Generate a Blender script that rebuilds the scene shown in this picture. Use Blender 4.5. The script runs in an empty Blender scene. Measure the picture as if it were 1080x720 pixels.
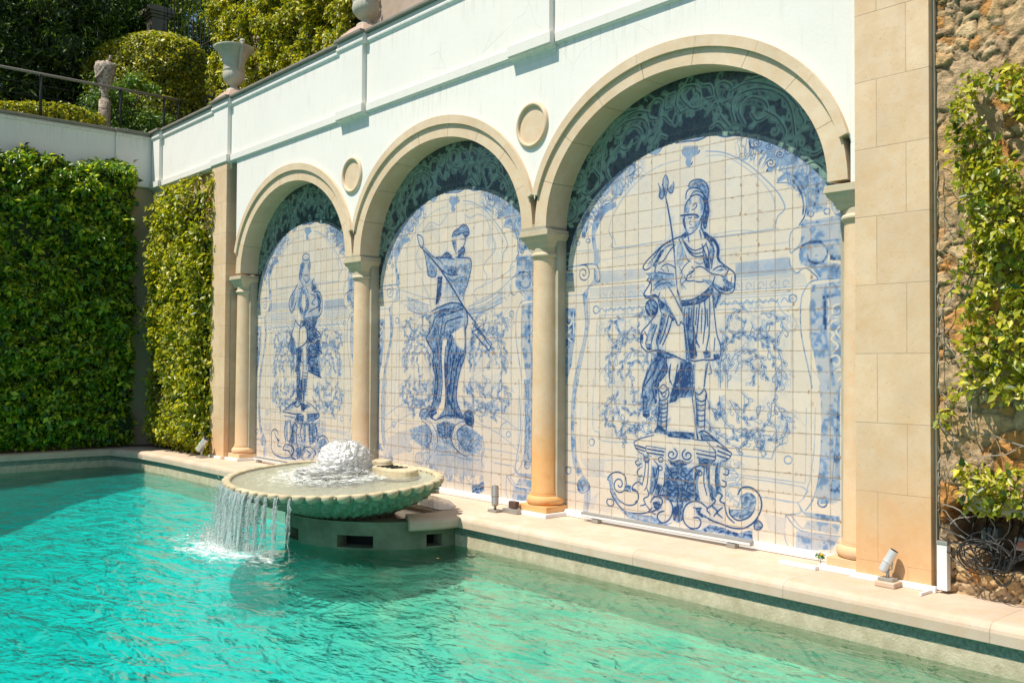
import bpy, math, random
import numpy as np
from mathutils import Vector, Matrix
SC=bpy.context.scene; COL=SC.collection; R=math.radians; PI=math.pi
# ------------------------------------------------------------ camera
yaw,pitch,roll=0.8538844,0.0230823,0.0050951
fw=Vector((-math.sin(yaw)*math.cos(pitch),math.cos(yaw)*math.cos(pitch),math.sin(pitch)))
r0=Vector((math.cos(yaw),math.sin(yaw),0)); u0=r0.cross(fw)
rt=math.cos(roll)*r0+math.sin(roll)*u0; up=-math.sin(roll)*r0+math.cos(roll)*u0
cd=bpy.data.cameras.new('camera'); cam=bpy.data.objects.new('camera',cd); COL.objects.link(cam)
cd.sensor_width=36; cd.lens=997.958/1080*36; cd.clip_start=.05; cd.clip_end=500
M=Matrix((( rt.x,up.x,-fw.x,13.39798),(rt.y,up.y,-fw.y,-6.36831),(rt.z,up.z,-fw.z,1.41230),(0,0,0,1)))
cam.matrix_world=M; SC.camera=cam
# ------------------------------------------------------------ sky, sun, exposure
SUN=Vector((-.28,-1.0,1.85)).normalized()
w=bpy.data.worlds.new('World'); SC.world=w; w.use_nodes=True; nt=w.node_tree; nt.nodes.clear()
o=nt.nodes.new('ShaderNodeOutputWorld'); bg=nt.nodes.new('ShaderNodeBackground'); sk=nt.nodes.new('ShaderNodeTexSky')
sk.sky_type='NISHITA'; sk.sun_disc=False; sk.sun_elevation=math.asin(SUN.z); sk.sun_rotation=math.atan2(SUN.x,SUN.y)
sk.air_density=1.0; sk.dust_density=.6; sk.ozone_density=1.0
nt.links.new(sk.outputs[0],bg.inputs[0]); bg.inputs[1].default_value=.095; nt.links.new(bg.outputs[0],o.inputs[0])
sd=bpy.data.lights.new('sun','SUN'); sd.energy=4.6; sd.angle=R(.53); sd.color=(1,.94,.83)
so=bpy.data.objects.new('sun',sd); COL.objects.link(so); so.location=(2,-12,20); so.rotation_euler=(-SUN).to_track_quat('-Z','Y').to_euler()
SC.view_settings.view_transform='Standard'; SC.view_settings.look='None'; SC.view_settings.gamma=1; SC.view_settings.exposure=.35
SC.render.engine='CYCLES'; cy=SC.cycles
cy.use_denoising=True; cy.max_bounces=10; cy.transparent_max_bounces=24; cy.transmission_bounces=8; cy.glossy_bounces=5; cy.diffuse_bounces=4
cy.caustics_reflective=False; cy.caustics_refractive=False; cy.sample_clamp_indirect=6
# ------------------------------------------------------------ helpers
def link(o): COL.objects.link(o); return o
def tag(o,label=None,cat=None,group=None,kind=None):
    if label: o['label']=label
    if cat: o['category']=cat
    if group: o['group']=group
    if kind: o['kind']=kind
    return o
def empty(name,loc=(0,0,0),label=None,cat=None,group=None):
    o=bpy.data.objects.new(name,None); o.location=loc; o.empty_display_size=.1; link(o); return tag(o,label,cat,group)
class MB:
    """gathers verts and faces in world metres, then links them as ONE mesh"""
    def __init__(s): s.v=[]; s.f=[]; s.n=0
    def add(s,v,f): 
        s.v.extend([tuple(map(float,p)) for p in v]); s.f.extend([tuple(i+s.n for i in q) for q in f]); s.n+=len(v); return s
    def box(s,x0,x1,y0,y1,z0,z1):
        return s.add([(x0,y0,z0),(x1,y0,z0),(x1,y1,z0),(x0,y1,z0),(x0,y0,z1),(x1,y0,z1),(x1,y1,z1),(x0,y1,z1)],
            [(0,3,2,1),(4,5,6,7),(0,1,5,4),(1,2,6,5),(2,3,7,6),(3,0,4,7)])
    def lathe(s,prof,c=(0,0,0),n=32,a0=0,a1=2*PI,mod=None):
        full=abs(a1-a0-2*PI)<1e-6; m=n if full else n+1; v=[]
        for (r,z) in prof:
            for i in range(m):
                a=a0+(a1-a0)*i/n; rr=r*(mod(a,z) if mod else 1); v.append((c[0]+rr*math.cos(a),c[1]+rr*math.sin(a),c[2]+z))
        f=[]
        for j in range(len(prof)-1):
            for i in range(n if full else n): 
                k=(i+1)%m; f.append((j*m+i,j*m+k,(j+1)*m+k,(j+1)*m+i))
        s.add(v,f)
        if prof[0][0]>1e-4 and full: s.f.append(tuple(s.n-len(v)+i for i in range(m-1,-1,-1)))
        if prof[-1][0]>1e-4 and full: s.f.append(tuple(s.n-m+i for i in range(m)))
        return s
    def tube(s,pts,r,n=8,cap=True):
        pts=[Vector(p) for p in pts]; rs=r if isinstance(r,(list,tuple)) else [r]*len(pts); v=[]; pv=None
        for i,p in enumerate(pts):
            t=(pts[min(i+1,len(pts)-1)]-pts[max(i-1,0)]).normalized()
            if pv is None: pv=t.orthogonal().normalized()
            pv=(pv-t*pv.dot(t)); pv=pv.normalized() if pv.length>1e-6 else t.orthogonal().normalized(); b=t.cross(pv)
            for k in range(n):
                a=2*PI*k/n; v.append(p+(pv*math.cos(a)+b*math.sin(a))*rs[i])
        f=[(j*n+k,j*n+(k+1)%n,(j+1)*n+(k+1)%n,(j+1)*n+k) for j in range(len(pts)-1) for k in range(n)]
        if cap: f.append(tuple(range(n-1,-1,-1))); f.append(tuple((len(pts)-1)*n+k for k in range(n)))
        return s.add(v,f)
    def prism(s,poly,z0,z1):
        n=len(poly); v=[(x,y,z0) for x,y in poly]+[(x,y,z1) for x,y in poly]
        f=[tuple(range(n-1,-1,-1)),tuple(range(n,2*n))]+[(i,(i+1)%n,n+(i+1)%n,n+i) for i in range(n)]
        return s.add(v,f)
    def extr(s,prof,x0,x1):      # profile in (y,z) swept along x
        n=len(prof); v=[(x0,y,z) for y,z in prof]+[(x1,y,z) for y,z in prof]
        f=[tuple(range(n)),tuple(range(2*n-1,n-1,-1))]+[(i,n+i,n+(i+1)%n,(i+1)%n) for i in range(n)]
        return s.add(v,f)
    def build(s,name,mat,parent=None,smooth=False,bevel=0,angle=None,orient=True):
        off=Vector(parent.location) if (parent is not None and parent.parent is None) else (Vector(parent['_o']) if parent is not None else Vector())
        me=bpy.data.meshes.new(name); me.from_pydata([(a-off.x,b-off.y,c-off.z) for a,b,c in s.v],[],s.f); me.update()
        if orient:
            import bmesh
            bm=bmesh.new(); bm.from_mesh(me); bmesh.ops.recalc_face_normals(bm,faces=bm.faces); bm.to_mesh(me); bm.free()
        me.materials.append(mat)
        if smooth:
            me.polygons.foreach_set('use_smooth',[True]*len(me.polygons))
            if angle: me.set_sharp_from_angle(angle=R(angle))
        o=bpy.data.objects.new(name,me); link(o)
        if parent is not None:
            o.parent=parent; o['_o']=tuple(off)
        if bevel:
            b=o.modifiers.new('bevel','BEVEL'); b.width=bevel; b.segments=2; b.limit_method='ANGLE'; b.angle_limit=R(40)
        return o
def npmesh(name,V,F,mat,parent=None,col=None,smooth=False):
    """V (n,3) array in world metres, F (m,k) int array"""
    off=np.array(parent.location if parent is not None and parent.parent is None else ((0,0,0) if parent is None else parent['_o']))
    me=bpy.data.meshes.new(name); V=np.asarray(V,float)-off; F=np.asarray(F,np.int32); k=F.shape[1]
    me.vertices.add(len(V)); me.vertices.foreach_set('co',V.astype(np.float32).ravel())
    me.loops.add(F.size); me.loops.foreach_set('vertex_index',F.ravel())
    me.polygons.add(len(F)); me.polygons.foreach_set('loop_start',np.arange(0,F.size,k,dtype=np.int32)); 
    me.update(calc_edges=True); me.validate()
    if smooth: me.polygons.foreach_set('use_smooth',np.ones(len(F),bool))
    if col is not None:
        a=me.color_attributes.new('Col','FLOAT_COLOR','POINT'); c=np.ones((len(V),4),np.float32); c[:,:3]=col; a.data.foreach_set('color',c.ravel())
    me.materials.append(mat); o=bpy.data.objects.new(name,me); link(o)
    if parent is not None: o.parent=parent; o['_o']=tuple(off)
    return o
def dup(root,loc,rotz=0,label=None):
    r=root.copy(); COL.objects.link(r); r.location=loc; r.rotation_euler=(0,0,rotz)
    if label: r['label']=label
    for ch in list(root.children):
        c=ch.copy(); COL.objects.link(c); c.parent=r
        for g in ch.children:
            d=g.copy(); COL.objects.link(d); d.parent=c
    return r
# ------------------------------------------------------------ materials
class NT:
    def __init__(s,name):
        s.m=bpy.data.materials.new(name); s.m.use_nodes=True; s.t=s.m.node_tree; s.t.nodes.clear()
        s.out=s.n('ShaderNodeOutputMaterial'); s.tc=s.n('ShaderNodeTexCoord')
    def n(s,ty,**k):
        x=s.t.nodes.new(ty)
        for a,b in k.items():
            if a.startswith('_'): x.inputs[int(a[1:])].default_value=b
            else: setattr(x,a,b)
        return x
    def l(s,a,b): s.t.links.new(a,b)
    def pos(s): 
        if not hasattr(s,'g'): s.g=s.n('ShaderNodeNewGeometry')
        return s.g.outputs['Position']
    def sep(s,v):
        x=s.n('ShaderNodeSeparateXYZ'); s.l(v,x.inputs[0]); return x.outputs
    def math(s,op,a,b=None,c=None,clamp=False):
        x=s.n('ShaderNodeMath',operation=op,use_clamp=clamp)
        for i,q in enumerate((a,b,c)):
            if q is None: continue
            if isinstance(q,(int,float)): x.inputs[i].default_value=q
            else: s.l(q,x.inputs[i])
        return x.outputs[0]
    def noise(s,scale,detail=4,rough=.55,vec=None,dist=0,ty='FBM'):
        x=s.n('ShaderNodeTexNoise'); x.inputs['Scale'].default_value=scale; x.inputs['Detail'].default_value=detail; x.inputs['Roughness'].default_value=rough; x.inputs['Distortion'].default_value=dist
        s.l(vec if vec is not None else s.pos(),x.inputs['Vector']); return x.outputs[0]
    def vor(s,scale,feat='F1',out=0,vec=None,rnd=1):
        x=s.n('ShaderNodeTexVoronoi',feature=feat); x.inputs['Scale'].default_value=scale; x.inputs['Randomness'].default_value=rnd; s.l(vec if vec is not None else s.pos(),x.inputs['Vector']); return x.outputs[out]
    def map(s,v,sc=(1,1,1),rot=(0,0,0),loc=(0,0,0)):
        x=s.n('ShaderNodeMapping'); x.inputs[1].default_value=loc; x.inputs[2].default_value=rot; x.inputs[3].default_value=sc; s.l(v,x.inputs[0]); return x.outputs[0]
    def ramp(s,f,pts,ip='LINEAR'):
        x=s.n('ShaderNodeValToRGB'); x.color_ramp.interpolation=ip; e=x.color_ramp.elements
        while len(e)<len(pts): e.new(.5)
        for i,(p,c) in enumerate(pts): e[i].position=p; e[i].color=(c,c,c,1) if isinstance(c,(int,float)) else (*c,1)
        s.l(f,x.inputs[0]); return x.outputs[0]
    def mix(s,f,a,b,mode='MIX'):
        x=s.n('ShaderNodeMix',data_type='RGBA',blend_type=mode,clamp_factor=True)
        for i,q in ((0,f),(6,a),(7,b)):
            if isinstance(q,(int,float)): x.inputs[i].default_value=q
            elif isinstance(q,tuple): x.inputs[i].default_value=(*q,1)
            else: s.l(q,x.inputs[i])
        return x.outputs[2]
    def bump(s,h,st=.3,d=.01,nrm=None):
        x=s.n('ShaderNodeBump'); x.inputs['Strength'].default_value=st; x.inputs['Distance'].default_value=d; s.l(h,x.inputs['Height'])
        if nrm is not None: s.l(nrm,x.inputs['Normal'])
        return x.outputs[0]
    def pr(s,col,rough=.7,nrm=None,metal=0,spec=.5,**kw):
        x=s.n('ShaderNodeBsdfPrincipled')
        for nm,q in (('Base Color',col),('Roughness',rough),('Metallic',metal),('Specular IOR Level',spec)):
            i=x.inputs[nm]
            if isinstance(q,tuple): i.default_value=(*q,1)
            elif isinstance(q,(int,float)): i.default_value=q
            else: s.l(q,i)
        for k,v in kw.items(): x.inputs[k.replace('_',' ')].default_value=v
        if nrm is not None: s.l(nrm,x.inputs['Normal'])
        return x.outputs[0]
    def done(s,sh): s.l(sh,s.out.inputs[0]); return s.m
def plain(name,col,rough=.5,metal=0,bumpsc=0,var=.15):
    t=NT(name); n=t.noise(14,4); c=t.mix(n,tuple(x*(1-var) for x in col),tuple(min(1,x*(1+var)) for x in col))
    nr=t.bump(t.noise(bumpsc,4),.3,.004) if bumpsc else None
    return t.done(t.pr(c,rough,nr,metal))
def limestone(name,base,joints=None,stain=0,green=0,wet=0,low=.55):
    t=NT(name); p=t.pos()
    n1=t.noise(1.7,5,.6); n2=t.noise(9,5,.65); n3=t.noise(55,3,.6)
    c=t.mix(t.ramp(n1,[(.3,0),(.72,1)]),tuple(x*.86 for x in base),tuple(min(1,x*y) for x,y in zip(base,(1.1,1.12,1.16))))
    c=t.mix(t.ramp(n2,[(.40,0),(.72,.6)]),c,tuple(x*y for x,y in zip(base,(.92,.78,.6))))
    c=t.mix(t.ramp(n3,[(.27,.45),(.38,0)]),c,tuple(x*.55 for x in base))
    h=t.math('ADD',t.math('MULTIPLY',n2,.5),t.math('MULTIPLY',n3,.35))
    if joints:
        bw,bh,off,x0,z0,axis=joints
        sp=t.sep(p); cb=t.n('ShaderNodeCombineXYZ'); t.l(t.math('SUBTRACT',sp[axis],x0),cb.inputs[0]); t.l(t.math('SUBTRACT',sp[2],z0),cb.inputs[1])
        b=t.n('ShaderNodeTexBrick',offset=off,offset_frequency=2,squash=1); t.l(cb.outputs[0],b.inputs['Vector'])
        for k,v in (('Scale',1),('Mortar Size',.0035),('Mortar Smooth',.3),('Brick Width',bw),('Row Height',bh),('Bias',0)): b.inputs[k].default_value=v
        b.inputs['Color1'].default_value=(.94,.93,.92,1); b.inputs['Color2'].default_value=(1.03,1.03,1.03,1); b.inputs['Mortar'].default_value=(.9,.9,.9,1)
        c=t.mix(1,c,b.outputs[0],'MULTIPLY'); mo=t.math('MULTIPLY',b.outputs[1],t.ramp(t.noise(6,3),[(.3,.35),(.6,1)]))
        c=t.mix(t.math('MULTIPLY',mo,.45),c,tuple(x*.38 for x in base)); h=t.math('SUBTRACT',h,t.math('MULTIPLY',mo,1.3))
    if stain:   # iron-orange damp stain creeping up from the foot
        z=t.sep(p)[2]; q=t.math('ADD',z,t.math('MULTIPLY',t.math('SUBTRACT',t.noise(2.6,3),.5),.9))
        m=t.ramp(q,[(low-.30,1),(low+.22,0)]); m=t.math('MULTIPLY',m,stain)
        c=t.mix(m,c,tuple(x*y for x,y in zip(base,(1.02,.74,.42)))); m2=t.ramp(t.noise(7,4,.6),[(.5,0),(.72,.5)]); c=t.mix(t.math('MULTIPLY',m2,m),c,tuple(x*y for x,y in zip(base,(.85,.45,.16))))
    if green:
        m=t.ramp(t.noise(4,5,.6),[(.35,0),(.7,1)]); c=t.mix(t.math('MULTIPLY',m,green),c,(.10,.115,.06))
    return t.done(t.pr(c,.72 if not wet else .25,t.bump(h,.45,.006)))
def plaster(name,base=(.83,.80,.735),dirt=.5):
    t=NT(name); n=t.noise(.9,5,.6); c=t.mix(t.ramp(n,[(.3,0),(.75,1)]),tuple(x*.94 for x in base),base)
    st=t.noise(3,4,.6,t.map(t.pos(),(6,6,.7))); c=t.mix(t.math('MULTIPLY',t.ramp(st,[(.58,0),(.78,1)]),dirt*.35),c,(.55,.52,.44))
    zz=t.sep(t.pos())[2]
    for ze,hh in ((5.30,.30),(4.40,.22)):
        q=t.math('DIVIDE',t.math('SUBTRACT',ze,zz),hh); m_=t.math('MULTIPLY',t.ramp(q,[(0,1),(1,0)]),t.math('GREATER_THAN',q,-.2)); sk_=t.noise(2.5,4,.65,t.map(t.pos(),(11,11,.5)))
        c=t.mix(t.math('MULTIPLY',t.math('MULTIPLY',t.ramp(sk_,[(.50,0),(.68,1)]),m_),dirt*.42),c,(.46,.44,.37))
    sp=t.noise(38,2,.5); c=t.mix(t.math('MULTIPLY',t.ramp(sp,[(.74,0),(.78,1)]),dirt*.5),c,(.4,.38,.33))
    cr=t.vor(1.1,'DISTANCE_TO_EDGE',0,t.mix(.15,t.pos(),t.n('ShaderNodeTexNoise',_2=3.0).outputs[1],'ADD')); m=t.math('MULTIPLY',t.ramp(cr,[(0,1),(.004,0)]),t.ramp(t.noise(.8,2),[(.55,0),(.62,1)])); c=t.mix(t.math('MULTIPLY',m,.4),c,(.4,.37,.33))
    return t.done(t.pr(c,.85,t.bump(t.math('ADD',t.noise(45,4,.6),t.math('MULTIPLY',t.noise(5,3),1.5)),.25,.004)))
def leafmat(name,sheen=.38,trans=.38):
    t=NT(name); a=t.n('ShaderNodeVertexColor',layer_name='Col'); p=t.pr(a.outputs[0],sheen,None,0,.6)
    tr=t.n('ShaderNodeBsdfTranslucent'); t.l(t.mix(1,a.outputs[0],(1.5,1.5,.5),'MULTIPLY'),tr.inputs[0]); m=t.n('ShaderNodeMixShader',_0=trans); t.l(p,m.inputs[1]); t.l(tr.outputs[0],m.inputs[2])
    return t.done(m.outputs[0])
STONE=(.72,.53,.34)
M_lime=limestone('limestone',STONE); M_pier=limestone('ashlar_limestone',STONE,(.52,.47,.4,9.865,.08,0),.55,low=.55)
M_pierL=limestone('ashlar_limestone_far',STONE,(.52,.47,.4,-.87,.08,0),.3,low=.4)
M_col=limestone('column_limestone',STONE,None,.95,low=.72); M_colc=limestone('column_limestone_clean',STONE,None,.3,low=.45); M_arch=limestone('arch_limestone',(.70,.545,.37)); M_cap=limestone('capital_limestone',(.60,.51,.36),green=.15)
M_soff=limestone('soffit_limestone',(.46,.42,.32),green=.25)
M_terr=limestone('terrace_stone',(.62,.49,.37),(1.35,.9,.5,.3,-9,0)); M_cop=limestone('weathered_coping',(.26,.235,.20),green=.3)
M_plas=plaster('white_plaster',dirt=.9); M_plas2=plaster('weathered_plaster',(.78,.75,.68),1.0); M_ochre=plaster('ochre_plaster',(.50,.40,.25),.6)
M_black=plain('dark_void',(.012,.013,.013),.9); M_iron=plain('black_iron',(.02,.022,.022),.5,.2); M_rail=plain('weathered_rail',(.22,.19,.16),.6)
M_alu=plain('aluminium',(.68,.68,.67),.32,.35); M_pvc=plain('white_pvc',(.80,.79,.77),.4,0,0,.04); M_grey=plain('grey_metal',(.38,.37,.34),.4,.5); M_cable=plain('black_cable',(.018,.018,.018),.45)
M_leaf=leafmat('ivy_leaf'); M_leafd=leafmat('tree_leaf',.5,.3); M_bark=plain('bark',(.13,.10,.07),.9,0,20); M_twig=plain('dry_twig',(.30,.26,.21),.9,0,30)
M_soil=plain('soil',(.10,.07,.045),.95,0,30,.4)

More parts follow.
